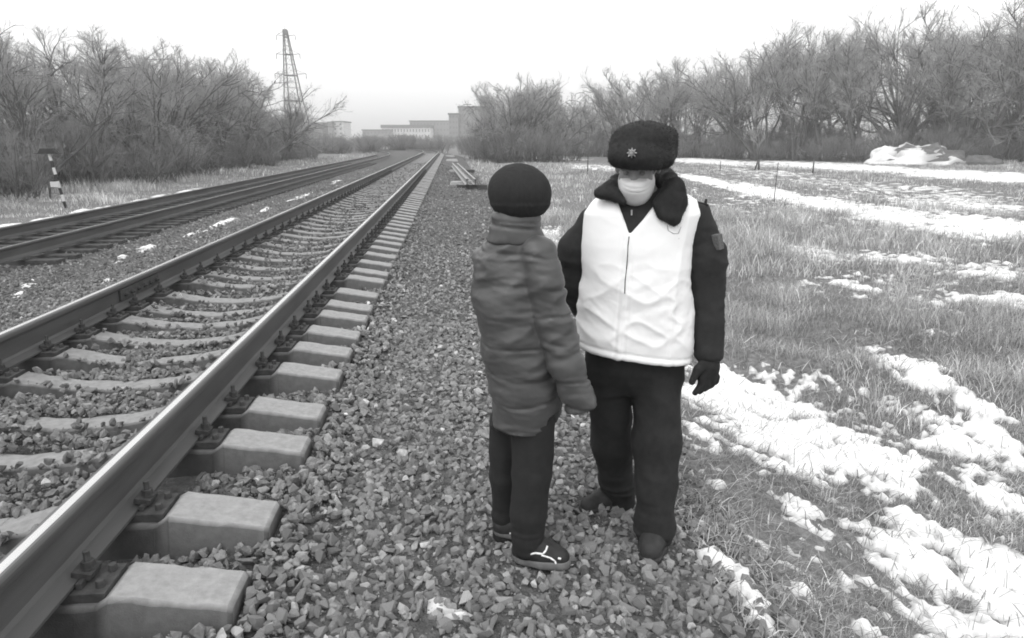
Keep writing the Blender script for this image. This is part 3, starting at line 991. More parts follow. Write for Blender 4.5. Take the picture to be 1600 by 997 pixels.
# ================================================================== people
# shapes are smooth unions of limbs, meshed by surface nets; coordinates are (right, ahead, up) seen along the camera's heading
class Field:
    def __init__(self, lo, hi, cell):
        self.lo = np.array(lo, float); self.c = cell
        self.n = np.ceil((np.array(hi, float) - self.lo) / cell).astype(int) + 1
        self.F = np.full(self.n, 0.2, dtype=np.float32)

    def sub(self, lo, hi):
        a = np.clip(np.floor((np.array(lo) - self.lo) / self.c).astype(int), 0, self.n)
        b = np.clip(np.ceil((np.array(hi) - self.lo) / self.c).astype(int) + 1, 0, self.n)
        sl = tuple(slice(i, j) for i, j in zip(a, b))
        g = [self.lo[k] + np.arange(a[k], b[k], dtype=np.float32) * self.c for k in range(3)]
        return sl, np.meshgrid(*g, indexing='ij')

    def put(self, sl, d, k, cut=False):
        A = self.F[sl]
        d = d.astype(np.float32)
        if cut:                                   # A minus the shape
            d = -d
            h = np.clip(.5 - .5 * (A - d) / k, 0, 1) if k else None
            self.F[sl] = np.maximum(A, d) if not k else (d * h + A * (1 - h) + k * h * (1 - h))
        else:
            h = np.clip(.5 + .5 * (A - d) / k, 0, 1) if k else None
            self.F[sl] = np.minimum(A, d) if not k else (A * (1 - h) + d * h - k * h * (1 - h))

    def limb(self, pts, k=.03, cut=False, flat=1.0, grow=0.0):
        """chain of (u, d, z, r) round cones; flat squeezes it front to back"""
        for p, q in zip(pts[:-1], pts[1:]):
            p, q = np.array(p, float), np.array(q, float)
            ra, rb = p[3] + grow, q[3] + grow
            m = max(ra, rb) + .08
            sl, (X, Y, Z) = self.sub(np.minimum(p[:3], q[:3]) - m, np.maximum(p[:3], q[:3]) + m)
            if X.size == 0: continue
            b = q[:3] - p[:3]
            t = np.clip(((X - p[0]) * b[0] + (Y - p[1]) * b[1] + (Z - p[2]) * b[2]) / (b @ b + 1e-9), 0, 1)
            d = np.sqrt((X - p[0] - t * b[0]) ** 2 + ((Y - p[1] - t * b[1]) / flat) ** 2 + (Z - p[2] - t * b[2]) ** 2) - (ra + (rb - ra) * t)
            self.put(sl, d, k, cut)
        return self

    def ball(self, c, r, k=.02, cut=False, rz=0.0, rx=0.0):
        """ellipsoid with radii r, turned by rz about up and then tipped by rx about right"""
        c, r = np.array(c, float), np.array(r, float)
        m = r.max() + .06
        sl, (X, Y, Z) = self.sub(c - m, c + m)
        x, y, z = X - c[0], Y - c[1], Z - c[2]
        if rx: y, z = y * math.cos(rx) + z * math.sin(rx), -y * math.sin(rx) + z * math.cos(rx)
        if rz: x, y = x * math.cos(rz) + y * math.sin(rz), -x * math.sin(rz) + y * math.cos(rz)
        q = np.sqrt((x / r[0]) ** 2 + (y / r[1]) ** 2 + (z / r[2]) ** 2)
        self.put(sl, (q - 1) * r.min(), k, cut)
        return self

    def loft(self, rows, k=.03, pw=2.4, z0=None, z1=None, slope=0.0, grow=0.0):
        """stacked ovals: rows of (z, left, right, ahead, half depth), top to bottom"""
        R = np.array(sorted(rows), float)
        lo = [R[:, 1].min() - .08, (R[:, 3] - R[:, 4]).min() - .08, R[0, 0] - .06]
        hi = [R[:, 2].max() + .08, (R[:, 3] + R[:, 4]).max() + .08, R[-1, 0] + .06]
        sl, (X, Y, Z) = self.sub(lo, hi)
        i = lambda c: np.interp(Z, R[:, 0], R[:, c])
        l, r, d, b = i(1) - grow, i(2) + grow, i(3), i(4) + grow
        cx, a = (l + r) / 2, (r - l) / 2
        q = (np.abs((X - cx) / a) ** pw + np.abs((Y - d) / b) ** pw) ** (1 / pw)
        dist = (q - 1) * np.minimum(a, b)
        zb = (R[0, 0] if z0 is None else z0) + slope * (X - X.mean())
        zt = R[-1, 0] if z1 is None else z1
        dist = np.maximum(dist, np.maximum(zb - Z, Z - zt - grow))
        self.put(sl, dist, k)
        return self

    def func(self, lo, hi, fn, k=.01, cut=False):
        sl, (X, Y, Z) = self.sub(lo, hi)
        self.put(sl, fn(X, Y, Z), k, cut)
        return self

    def net(self):
        F, n = self.F, self.n
        S = F < 0
        c = np.zeros(n - 1, dtype=np.int8)
        for dx in (0, 1):
            for dy in (0, 1):
                for dz in (0, 1):
                    c += S[dx:n[0] - 1 + dx, dy:n[1] - 1 + dy, dz:n[2] - 1 + dz]
        act = (c > 0) & (c < 8)
        idx = np.full(n - 1, -1, dtype=np.int64)
        cells = np.argwhere(act)
        idx[act] = np.arange(len(cells))
        acc = np.zeros((len(cells), 3)); cnt = np.zeros(len(cells))
        for ax in range(3):
            o1, o2 = [a for a in range(3) if a != ax]
            for p in (0, 1):
                for q in (0, 1):
                    e0 = cells.copy(); e0[:, o1] += p; e0[:, o2] += q
                    e1 = e0.copy(); e1[:, ax] += 1
                    a, b = F[tuple(e0.T)], F[tuple(e1.T)]
                    x = (a < 0) != (b < 0)
                    t = np.where(x, a / np.where(x, a - b, 1), 0)
                    pt = e0.astype(float); pt[:, ax] += t
                    acc[x] += pt[x]; cnt[x] += 1
        V = acc / np.maximum(cnt, 1)[:, None] * self.c + self.lo
        Q = []
        for ax in range(3):
            o1, o2 = [(1, 2), (2, 0), (0, 1)][ax]
            a = [slice(0, n[k] - 1) for k in range(3)]
            b = list(a); b[ax] = slice(1, n[ax])
            sa, sb = S[tuple(a)], S[tuple(b)]
            e = np.argwhere(sa != sb)
            e = e[(e[:, o1] > 0) & (e[:, o2] > 0)]
            flip = sa[tuple(e.T)]
            def cell(d1, d2):
                k = e.copy(); k[:, o1] -= d1; k[:, o2] -= d2
                return idx[tuple(k.T)]
            q = np.stack([cell(1, 1), cell(0, 1), cell(0, 0), cell(1, 0)], -1)
            q[~flip] = q[~flip][:, ::-1]
            Q.append(q)
        Q = np.concatenate(Q)
        return V, Q[(Q >= 0).all(1)]


def vnormals(V, Q):
    nrm = np.cross(V[Q[:, 2]] - V[Q[:, 0]], V[Q[:, 3]] - V[Q[:, 1]])
    N = np.zeros_like(V)
    for k in range(4):
        np.add.at(N, Q[:, k], nrm)
    return N / (np.linalg.norm(N, axis=1, keepdims=True) + 1e-12)


def relax(V, Q, it=1, f=.5):
    for _ in range(it):
        S = np.zeros_like(V); C = np.zeros(len(V))
        for a, b in ((0, 1), (1, 2), (2, 3), (3, 0)):
            np.add.at(S, Q[:, a], V[Q[:, b]]); np.add.at(S, Q[:, b], V[Q[:, a]])
            np.add.at(C, Q[:, a], 1); np.add.at(C, Q[:, b], 1)
        V = V * (1 - f) + f * S / np.maximum(C, 1)[:, None]
    return V


class Figure:
    def __init__(self, name, u, d, z, label):
        x, y = to_world(u, d)
        self.o = np.array([u, d, z])
        self.root = empty(name, (x, y, z), -YAW)
        tag(self.root, label, 'person')

    def part(self, name, fld, mats, folds=None, it=1, parent=None, smooth=True):
        V, Q = fld.net()
        V = relax(V, Q, it)
        if folds is not None:
            N = vnormals(V, Q)
            V = V + N * folds(V, N)[:, None]
        self.V, self.Q = V, Q
        return link(name, mesh_np(name, V - self.o, Q, smooth=smooth), parent or self.root, mats)

    def raw(self, name, me, mats, parent=None):
        return link(name, me, parent or self.root, mats)


def fuzz(V, Q, n, length, w, rng, droop=.3):
    N = vnormals(V, Q)
    f = rng.integers(0, len(Q), n)
    wgt = rng.dirichlet(np.ones(4), n)
    P = (V[Q[f]] * wgt[..., None]).sum(1); Nn = (N[Q[f]] * wgt[..., None]).sum(1)
    d = Nn + rng.normal(size=(n, 3)) * .5; d[:, 2] -= droop
    d /= np.linalg.norm(d, axis=1, keepdims=True)
    s = np.cross(d, rng.normal(size=(n, 3))); s /= np.linalg.norm(s, axis=1, keepdims=True)
    L = rng.uniform(.4, 1.2, n)[:, None] * length
    v = np.stack([P - s * w - Nn * .003, P + s * w - Nn * .003, P + d * L], 1).reshape(-1, 3)
    return v, np.arange(3 * n).reshape(n, 3)


M.update({
    'skin': gmat('skin', 0.24, 0.6, 30, 0.12, spec=0.4),
    'black_cloth': gmat('black_uniform_cloth', 0.022, 0.85, 40, 0.25, 300, 0.2, bdist=.002),
    'trouser': gmat('black_trouser_cloth', 0.021, 0.9, 30, 0.25, 260, 0.2, bdist=.002),
    'vest': gmat('white_vest_fabric', 0.86, 0.6, 20, 0.03, 240, 0.15, bdist=.002),
    'fur': gmat('black_fur', 0.016, 0.8, 60, 0.4),
    'mask': gmat('pale_mask', 0.62, 0.8, 30, 0.03, 200, 0.1, bdist=.002),
    'glove': gmat('black_knit_glove', 0.02, 0.95, 80, 0.3, 300, 0.3, bdist=.002),
    'boot': gmat('dusty_black_boot', 0.030, 0.7, 14, 0.5, 80, 0.2, bdist=.003),
    'metal': gmat('badge_metal', 0.45, 0.35, 60, 0.3, metal=0.9),
    'puffer': gmat('grey_puffer_nylon', 0.070, 0.42, 12, 0.12, 160, 0.15, bdist=.002, spec=0.4),
    'beanie': gmat('dark_knit', 0.023, 0.95, 50, 0.15, 220, 0.3, bdist=.003),
    'boy_trouser': gmat('dark_trouser_cloth', 0.020, 0.85, 30, 0.2, 200, 0.2, bdist=.002),
    'sole': gmat('grey_rubber_sole', 0.14, 0.7, 30, 0.3),
    'shoe': gmat('black_shoe_mesh', 0.025, 0.6, 40, 0.3),
    'mark': gmat('white_shoe_mark', 0.85, 0.5, 20, 0.03),
    'patch': gmat('sleeve_patch', 0.11, 0.8, 160, 0.5),
    'eye': gmat('eye_white', 0.16, 0.2, 10, 0.05, spec=.5),
})
H = heading


def P(px, py, D, r):
    return (*H(px, py, D), r)


# ------------------------------------------------------------------ the man in the white vest
DM = 2.78
ZM = -0.275
man = Figure('person', *H(1000, 850, DM)[:2], ZM, 'person in a white vest over black uniform, with fur hat and pale face mask')
LA = [P(921, 344, 2.83, .046), P(900, 395, 2.85, .070), P(895, 445, 2.88, .060)]          # the arm behind the boy
LA2 = [P(895, 445, 2.88, .060), P(912, 480, 3.0, .048), P(945, 490, 3.06, .042)]
RA = [P(1086, 345, 2.80, .070), P(1101, 405, 2.80, .081), P(1109, 465, 2.79, .070)]        # the arm hanging free
RA2 = [P(1109, 465, 2.79, .069), P(1110, 505, 2.76, .060), P(1108, 545, 2.74, .053)]
LL_ = [P(951, 600, 2.84, .098), P(956, 690, 2.90, .087), P(964, 752, 2.97, .075), P(967, 794, 3.01, .069)]
RL_ = [P(1027, 600, 2.78, .103), P(1026, 690, 2.73, .094), P(1025, 760, 2.69, .085), P(1023, 826, 2.66, .080)]
HC = H(996, 256, 2.72)
TURN, TIP = math.radians(-18), math.radians(24)      # the head looks down and towards the boy


def hd(x, y, z):
    """head-local (right, ahead, up; the face looks towards the camera at -ahead) to heading coordinates"""
    y, z = y * math.cos(TIP) - z * math.sin(TIP), y * math.sin(TIP) + z * math.cos(TIP)
    x, y = x * math.cos(TURN) - y * math.sin(TURN), x * math.sin(TURN) + y * math.cos(TURN)
    return (HC[0] + x, HC[1] + y, HC[2] + z)


def hand(f, wrist, palm, knuckles, tips, thumb, s=1.0):
    f.limb([(*wrist, .027 * s), (*palm, .034 * s)], .02, flat=.75)
    for (kx, tx) in zip(knuckles, tips):
        kx, tx = np.array(kx), np.array(tx)
        mid = (kx * .55 + tx * .45) + np.array([.010, .004, -.002]) * s
        f.limb([(*palm, .026 * s), (*kx, .0135 * s)], .012)
        f.limb([(*kx, .0125 * s), (*mid, .0112 * s), (*tx, .0092 * s)], .006)
    f.limb([(*(np.array(wrist) * .45 + np.array(palm) * .55), .020 * s), (*thumb[0], .0135 * s), (*thumb[1], .010 * s)], .010)


def head(f):
    f.ball(hd(0, .012, .035), (.076, .094, .088), .02, rz=TURN)
    f.ball(hd(0, -.022, -.045), (.060, .066, .078), .03, rz=TURN)
    f.limb([(*hd(0, -.085, -.005), .011), (*hd(0, -.108, -.042), .015)], .012)              # nose
    f.limb([(*hd(-.04, -.080, .018), .012), (*hd(.04, -.080, .018), .012)], .014)          # brow
    f.limb([(*hd(-.026, -.078, -.078), .010), (*hd(.026, -.078, -.078), .010)], .012)      # lips
    f.ball(hd(0, -.066, -.112), (.024, .022, .020), .02)                                    # chin
    for sx in (-1, 1):
        f.ball(hd(sx * .031, -.097, .006), (.017, .013, .010), .010, cut=True)              # eye sockets
        f.ball(hd(sx * .079, .015, -.015), (.011, .021, .033), .01)                         # ears
        f.ball(hd(sx * .040, -.056, -.035), (.024, .022, .022), .02)                        # cheeks
    f.limb([(*hd(0, .03, -.06), .055), (*H(1006, 330, 2.80), .062)], .03)


HAND_M = dict(wrist=H(1107, 548, 2.73), palm=H(1108, 574, 2.715),
              knuckles=[H(1096, 590, 2.69), H(1104, 594, 2.70), H(1112, 594, 2.715), H(1118, 589, 2.735)],
              tips=[H(1086, 614, 2.675), H(1093, 612, 2.69), H(1101, 608, 2.71), H(1108, 603, 2.73)],
              thumb=[H(1090, 578, 2.675), H(1081, 597, 2.66)])
lo = [HC[0] - .34, 2.42, ZM - .02]; hi = [HC[0] + .36, 3.20, 1.62]
f = Field(lo, hi, .0075)
head(f)
f.loft([(H(0, 300, DM)[2], *[H(x, 300, DM)[0] for x in (960, 1060)], DM, .07), (H(0, 335, DM)[2], *[H(x, 335, DM)[0] for x in (925, 1075)], DM, .095),
        (H(0, 430, DM)[2], *[H(x, 430, DM)[0] for x in (925, 1060)], DM, .12), (H(0, 600, DM)[2], *[H(x, 600, DM)[0] for x in (940, 1040)], DM + .02, .07)], .04)
for ch in (LA, LA2, RA, RA2, LL_, RL_):
    f.limb([(*p[:3], p[3] * .72) for p in ch], .03)
hand(f, **HAND_M, s=.9)
hand(f, H(945, 490, 3.06), H(962, 496, 3.07), [H(972, 490, 3.06), H(975, 496, 3.06), H(975, 502, 3.06), H(972, 508, 3.06)],
     [H(986, 494, 3.05), H(990, 500, 3.05), H(988, 506, 3.05), H(982, 511, 3.05)], [H(960, 510, 3.04), H(972, 518, 3.03)])
f.limb([P(968, 792, 3.01, .04), P(968, 800, 3.01, .03), P(935, 812, 2.95, .024)], .01).limb([P(1023, 822, 2.66, .045), P(1023, 838, 2.68, .032), P(1017, 864, 2.60, .025)], .01)
body = man.part('body', f, [M['skin']], it=1)
for sx in (-1, 1):
    bm = bmesh.new(); bmesh.ops.create_uvsphere(bm, u_segments=12, v_segments=8, radius=.0100)
    me = bpy.data.meshes.new('eye'); bm.to_mesh(me); bm.free()
    e = link('eye', me, body, [M['eye']]); e.location = np.array(hd(sx * .031, -.083, .004)) - man.o

# the jacket
def torso_rows(g=0.0):
    rows = [(300, 952, 1068, .085), (312, 930, 1086, .105), (332, 913, 1096, .125), (380, 909, 1080, .145), (430, 910, 1075, .155), (480, 905, 1079, .162), (530, 903, 1081, .162), (572, 906, 1073, .155)]
    return [(H(0, y, DM)[2], H(a, y, DM)[0] - g, H(b, y, DM)[0] + g, DM, d + g) for y, a, b, d in rows]


def cloth_folds(amp, sx=9, sz=14, seed=0):
    def fn(V, N):
        a = fbm(V[:, 0] * sx, V[:, 1] * sx, V[:, 2] * sz, oct=3, seed=seed) - .5
        b = 1 - np.abs(2 * vnoise(V[:, 0] * sx * .7 + V[:, 2] * 4, V[:, 1] * sx * .7, V[:, 2] * sz * 1.2, seed=seed + 5) - 1)
        return amp * (1.4 * a + .9 * (b - .5))
    return fn


f = Field([HC[0] - .36, 2.42, .45], [HC[0] + .38, 3.2, 1.36], .0085)
f.loft(torso_rows(-.012), .03, z0=H(0, 535, DM)[2])
f.limb([P(1004, 318, 2.80, .072), P(1005, 345, 2.80, .08)], .04)
f.limb(LA, .035).limb(LA2, .03).limb(RA, .035).limb(RA2, .03)
f.limb([P(1108, 538, 2.745, .056), P(1107, 551, 2.735, .056)], .008)
f.limb([P(945, 490, 3.06, .045), P(950, 491, 3.06, .045)], .008)
jacket = man.part('jacket', f, [M['black_cloth']], cloth_folds(.011, 8, 15, 3))

# the vest: the torso a little larger, with armholes and a deep neck opening
f = Field([HC[0] - .34, 2.46, .50], [HC[0] + .36, 3.10, 1.34], .0065)
f.loft(torso_rows(.003), .01, z0=H(0, 549, DM)[2], slope=-.13)
f.func([-1, 2.4, .5], [1, 3.2, .95], lambda X, Y, Z: (Z - (H(0, 549, DM)[2] - .10 * np.clip((X - H(905, 540, DM)[0]) / .45, -1, 2) + .035)) , .004, cut=True)
f.limb([(*p[:3], p[3]) for p in LA], .01, cut=True, grow=.010)
f.limb([P(886, 322, 2.84, .05), LA[0]], .01, cut=True, grow=.006)
f.limb(RA, .01, cut=True, grow=.016)
f.limb([P(1135, 322, 2.80, .058), RA[0]], .01, cut=True, grow=.006)
n0_, n1_, n2_ = H(984, 368, 2.64), H(962, 296, 2.64), H(1046, 300, 2.64)


def vneck(X, Y, Z):
    t = (Z - n0_[2])
    l = n0_[0] + (n1_[0] - n0_[0]) * t / (n1_[2] - n0_[2])
    r = n0_[0] + (n2_[0] - n0_[0]) * t / (n2_[2] - n0_[2])
    return np.maximum(np.maximum(l - X, X - r) * .9, np.maximum(n0_[2] - Z, Y - 2.98))


f.func([HC[0] - .15, 2.4, .95], [HC[0] + .2, 3.0, 1.36], vneck, .006, cut=True)
zx, zz = H(980, 450, 2.64)[0], 0


def vest_folds(V, N):
    front = np.clip(-N[:, 1], 0, 1)
    z = V[:, 2]
    w = np.clip((1.08 - z) / .25, .12, 1)
    cx = np.interp(z, [.58, 1.1], [H(966, 548, 2.62)[0], H(983, 370, 2.62)[0]])
    dx = V[:, 0] - cx
    a = fbm(V[:, 0] * 7 + 2.2 * z, V[:, 1] * 5, z * 9 - 3 * np.abs(dx), oct=5, seed=44) - .5
    cr = 1 - np.abs(2 * vnoise(dx * 9 - z * 9, V[:, 1] * 3, z * 13 + dx * 7, seed=29) - 1)
    rid = 1 - np.abs(2 * vnoise(dx * 5 + z * 6, V[:, 1] * 2, z * 9 - dx * 10, seed=9) - 1)
    d = w * np.clip((z - .60) / .10, .25, 1) * (.026 * a + .007 * (rid - .5) + .007 * (cr ** 3 - .25))
    d = d + .004 * front * np.exp(-(dx / .012) ** 2)                                   # zip placket
    d = d - .005 * front * np.exp(-((dx - .018) / .004) ** 2) - .004 * front * np.exp(-((dx + .016) / .004) ** 2)
    hem = np.interp(V[:, 0], [H(905, 540, DM)[0], H(1072, 560, DM)[0]], [H(0, 538, DM)[2], H(0, 562, DM)[2]])
    d = d + .005 * np.exp(-((z - hem - .012) / .010) ** 2) - .004 * np.exp(-((z - hem - .032) / .004) ** 2)
    sx_ = V[:, 0] - np.interp(z, [.58, .9, 1.2], [H(1048, 550, 2.62)[0], H(1056, 450, 2.62)[0], H(1084, 340, 2.62)[0]])
    d = d + .004 * front * np.exp(-(sx_ / .012) ** 2)                                  # side tape
    return d


vest = man.part('vest', f, [M['vest']], vest_folds, it=2)
# zip line, badge strap on the chest
zb = MB()
zp = [np.array(H(x, y, D)) for x, y, D in ((983, 371, 2.617), (980, 410, 2.605), (977, 450, 2.598), (972, 500, 2.594), (967, 545, 2.60))]
M['zip'] = gmat('grey_zip', .42, .6, 40, .1)
for a, b in zip(zp[:-1], zp[1:]):
    pass

# fur collar
f = Field([HC[0] - .24, 2.42, .98], [HC[0] + .28, 3.05, 1.44], .0068)
f.limb([P(964, 284, 2.80, .028), P(980, 284, 2.90, .036), P(1010, 282, 2.93, .040), P(1038, 278, 2.88, .038), P(1046, 282, 2.78, .030)], .03)
f.limb([P(966, 284, 2.80, .028), P(955, 293, 2.73, .026), P(962, 306, 2.67, .020), P(975, 316, 2.64, .012)], .025)
f.ball(H(945, 301, 2.70), (.046, .040, .026), .02, rz=.5, rx=.3)
f.limb([P(1046, 282, 2.78, .030), P(1050, 292, 2.72, .030), P(1034, 312, 2.66, .016)], .03)
f.ball(H(1054, 310, 2.685), (.046, .030, .088), .03, rz=-.35, rx=.22)
f.limb([P(1062, 318, 2.668, .022), P(1054, 345, 2.640, .014), P(1036, 336, 2.640, .014), P(1022, 318, 2.645, .010)], .03)
f.ball(H(1043, 322, 2.658), (.040, .020, .050), .03, rz=-.3, rx=.2)
collar = man.part('fur_collar', f, [M['fur']], lambda V, N: .004 * (fbm(V[:, 0] * 40, V[:, 1] * 40, V[:, 2] * 40, oct=3, seed=2) - .5), it=4)
fv, fq = fuzz(man.V, man.Q, 6000, .007, .0009, RNG)
link('fur', mesh_np('fur', fv - man.o, fq), collar, [M['fur']])

# fur hat with turned-up flaps
f = Field([HC[0] - .17, 2.50, 1.30], [HC[0] + .18, 2.95, 1.62], .006)
hx = H(1004, 231, 2.72)
f.ball(hx, (.116, .128, .086), .02, rz=TURN)
f.ball(H(1008, 213, 2.74), (.098, .112, .054), .03)
f.limb([P(966, 246, 2.66, .038), P(988, 246, 2.61, .042), P(1014, 250, 2.605, .042), P(1038, 249, 2.65, .038)], .025)
f.limb([P(1043, 240, 2.70, .034), P(1041, 217, 2.73, .032), P(1038, 250, 2.76, .03)], .03)
f.limb([P(966, 240, 2.70, .032), P(970, 219, 2.74, .032)], .03)
f.func([HC[0] - .2, 2.4, 1.28], [HC[0] + .2, 3, 1.5], lambda X, Y, Z: Z - (H(0, 265, 2.62)[2] + .15 * np.clip(Y - 2.62, 0, 1) * -1), .01, cut=True)
hat = man.part('fur_hat', f, [M['fur']], lambda V, N: .007 * (fbm(V[:, 0] * 34, V[:, 1] * 34, V[:, 2] * 34, oct=3, seed=6) - .5))
fv, fq = fuzz(man.V, man.Q, 9000, .0075, .0009, RNG)
link('fur', mesh_np('fur', fv - man.o, fq), hat, [M['fur']])
bc = np.array(H(987, 239, 2.566)) - man.o
b = MB()
b.bar(bc, bc + np.array([-.003, -.010, -.001]), .013, .010, 12).bar(bc + np.array([-.003, -.009, 0]), bc + np.array([-.004, -.014, 0]), .006, .004, 8)
for k in range(8):
    a = k * math.pi / 4
    b.bar(bc + np.array([0, -.004, 0]), bc + np.array([math.cos(a) * .018, -.005, math.sin(a) * .018]), .004, .0015, 4)
link('badge', b.mesh('badge'), hat, [M['metal']])

# face mask
f = Field([HC[0] - .13, 2.50, 1.18], [HC[0] + .12, 2.78, 1.40], .0038)
f.ball(hd(0, -.030, -.058), (.071, .080, .074), .02, rz=TURN)
f.ball(hd(0, -.056, -.100), (.052, .052, .044), .03, rz=TURN)
f.limb([(*hd(0, -.086, -.022), .020), (*hd(0, -.094, -.05), .026), (*hd(0, -.088, -.08), .026)], .05)
ta = hd(0, 0, -.022)

cp, sp_ = math.cos(TIP), math.sin(TIP)
ct, st_ = math.cos(TURN), math.sin(TURN)


def loc(X, Y, Z):
    x, y, z = X - HC[0], Y - HC[1], Z - HC[2]
    x, y = x * ct + y * st_, -x * st_ + y * ct
    y, z = y * cp + z * sp_, -y * sp_ + z * cp
    return x, y, z


f.func([HC[0] - .15, 2.4, 1.1], [HC[0] + .15, 2.9, 1.5], lambda X, Y, Z: (lambda q: np.maximum((-.016 - .16 * np.abs(q[0]) - q[2]), -1))(loc(X, Y, Z)), .003, cut=True)
f.func([HC[0] - .15, 2.4, 1.1], [HC[0] + .15, 2.9, 1.5], lambda X, Y, Z: (lambda q: -(q[1] + .022))(loc(X, Y, Z)), .003, cut=True)
mask = man.part('face_mask', f, [M['mask']], lambda V, N: -.0026 * sum(np.exp(-((V[:, 2] - .45 * (V[:, 1] - 2.62) - H(0, yy, 2.62)[2]) / .0022) ** 2) for yy in (287, 294, 301)) * np.clip(-N[:, 1], 0, 1), it=2)
for sx in (-1, 1):
    b = MB(); b.bar(np.array(hd(sx * .058, -.03, -.045)) - man.o, np.array(hd(sx * .083, .02, -.012)) - man.o, .0018, None, 5)
    link('ear_loop', b.mesh('ear_loop'), mask, [M['mask']])

# trousers, boots, glove
f = Field([HC[0] - .32, 2.42, ZM], [HC[0] + .30, 3.22, .78], .0085)
f.loft([(H(0, 535, DM)[2], H(916, 535, DM)[0], H(1068, 535, DM)[0], DM + .01, .135), (H(0, 575, DM)[2], H(914, 575, DM)[0], H(1067, 575, DM)[0], DM + .01, .12), (H(0, 592, DM)[2], H(917, 592, DM)[0], H(1064, 592, DM)[0], DM + .01, .10), (H(0, 612, DM)[2], H(945, 612, DM)[0], H(1036, 612, DM)[0], DM + .01, .06)], .03)
f.limb(LL_, .035).limb(RL_, .035)
trousers = man.part('trousers', f, [M['trouser']], (lambda V, N: cloth_folds(.012, 11, 5, 15)(V, N) + np.clip((ZM + .32 - V[:, 2]) / .25, 0, 1) * cloth_folds(.016, 6, 26, 41)(V, N)))


def boot(fig, heel, toe, ankle, mats, zg, r=.043, name='boot', sole_h=.022, sole_mat=None):
    hl, tl = np.array(heel), np.array(toe)
    lo, hi = np.minimum(hl, tl) - .12, np.maximum(hl, tl) + .12
    hi[2] = max(hi[2], ankle[2] + .1); lo[2] = zg - .03
    f = Field(lo, hi, .006)
    b = hl * .45 + tl * .55
    h3, b3, t3 = (hl[0], hl[1], zg + r), (b[0], b[1], zg + r * 1.08), (tl[0], tl[1], zg + r * .82)
    f.limb([(*h3, r), (*b3, r * 1.08), (*t3, r * .88)], .02)
    f.limb([(*h3, r * 1.02), (*ankle, r * 1.12)], .03)
    f.limb([(*(np.array(h3) * .4 + np.array(b3) * .6 + np.array([0, 0, .012])), r * .95), (*ankle, r)], .03)
    f.func(lo, [hi[0], hi[1], zg + .1], lambda X, Y, Z: Z - (zg + .012), .004, cut=True)
    o = fig.part(name, f, [mats], lambda V, N: .004 * (fbm(V[:, 0] * 25, V[:, 1] * 25, V[:, 2] * 30, oct=2, seed=8) - .5))
    f = Field(lo, [hi[0], hi[1], zg + .07], .005)
    f.limb([(*h3[:2], zg + .02, r * 1.12), (*b3[:2], zg + .02, r * 1.2), (*t3[:2], zg + .02, r * .98)], .01)
    f.func(lo, hi, lambda X, Y, Z: Z - zg, .003, cut=True)
    f.func(lo, hi, lambda X, Y, Z: (zg + sole_h + .008) - Z, .003, cut=True)
    fig.part('sole', f, [sole_mat or mats], parent=o, it=1)
    return o


gz = lambda p: float(ground_z(*to_world(p[0], p[1])))
hl, tl = H(1024, 842, 2.72), H(1016, 866, 2.545)
boot(man, hl, tl, P(1023, 812, 2.67, 0)[:3], M['boot'], gz(hl) + .010, .052)
hl, tl = H(975, 800, 3.03), H(918, 806, 2.92)
boot(man, hl, tl, P(968, 780, 3.00, 0)[:3], M['boot'], gz(hl) + .012, .043)
f = Field(H(1070, 625, 2.60) - .05, H(1135, 535, 2.84) + .06, .0045)
hm = {k: v for k, v in HAND_M.items()}
hand(f, **hm, s=1.3)
f.limb([P(1107, 542, 2.735, .036), P(1108, 565, 2.72, .036)], .02)
man.part('glove', f, [M['glove']], lambda V, N: .0015 * (fbm(V[:, 0] * 60, V[:, 1] * 60, V[:, 2] * 60, oct=2, seed=1) - .5))
# shoulder strap, sleeve patch, zip pull
b = MB(); s0, s1 = np.array(H(1070, 318, 2.77)) - man.o, np.array(H(1102, 322, 2.79)) - man.o
b.box((s0 + s1) / 2 + np.array([.0, 0, .012]), (.10, .045, .008), tilt=Matrix.Rotation(math.radians(14), 3, 'Y'))
b.bar(s1 + np.array([.0, 0, .005]), s1 + np.array([.002, 0, .028]), .008, .005, 8)
man.raw('shoulder_strap', b.mesh('shoulder_strap', .002), [M['black_cloth']])
pc = np.array(H(1118, 378, 2.735)) - man.o
b = MB(); b.box(pc, (.030, .055, .062), tilt=Matrix.Rotation(math.radians(-12), 3, 'Y') @ Matrix.Rotation(math.radians(35), 3, 'Z'))
link('sleeve_patch', b.mesh('sleeve_patch', .004), jacket, [M['patch']])
b = MB(); c = np.array(H(987, 328, 2.655)) - man.o; b.bar(c, c + np.array([0, -.003, -.020]), .0035, .003, 6)
link('zip_pull', b.mesh('zip_pull'), jacket, [M['metal']])

# ------------------------------------------------------------------ the boy in the grey puffer jacket
DB = 2.50
ZB = -0.25
boy = Figure('person', *H(830, 870, DB)[:2], ZB, 'person seen from behind in grey puffer jacket, dark beanie and white striped black sneakers')
ARM = [P(838, 398, 2.43, .068), P(853, 450, 2.41, .068), P(866, 505, 2.40, .066)]
ARM2 = [P(866, 505, 2.40, .066), P(886, 570, 2.39, .060), P(908, 634, 2.38, .054)]
ARML = [P(766, 410, 2.58, .062), P(768, 470, 2.63, .06), P(782, 530, 2.68, .055)]
ARML2 = [P(782, 530, 2.68, .055), P(805, 565, 2.74, .05), P(826, 585, 2.76, .045)]
BL = [P(793, 660, 2.56, .072), P(790, 740, 2.60, .063), P(790, 800, 2.63, .054), P(792, 838, 2.64, .050)]
BR = [P(833, 660, 2.47, .084), P(830, 740, 2.47, .077), P(826, 800, 2.46, .066), P(825, 850, 2.46, .060)]
BC = H(812, 312, 2.50)
BT = math.radians(125)                                # he looks away to the right, towards the man


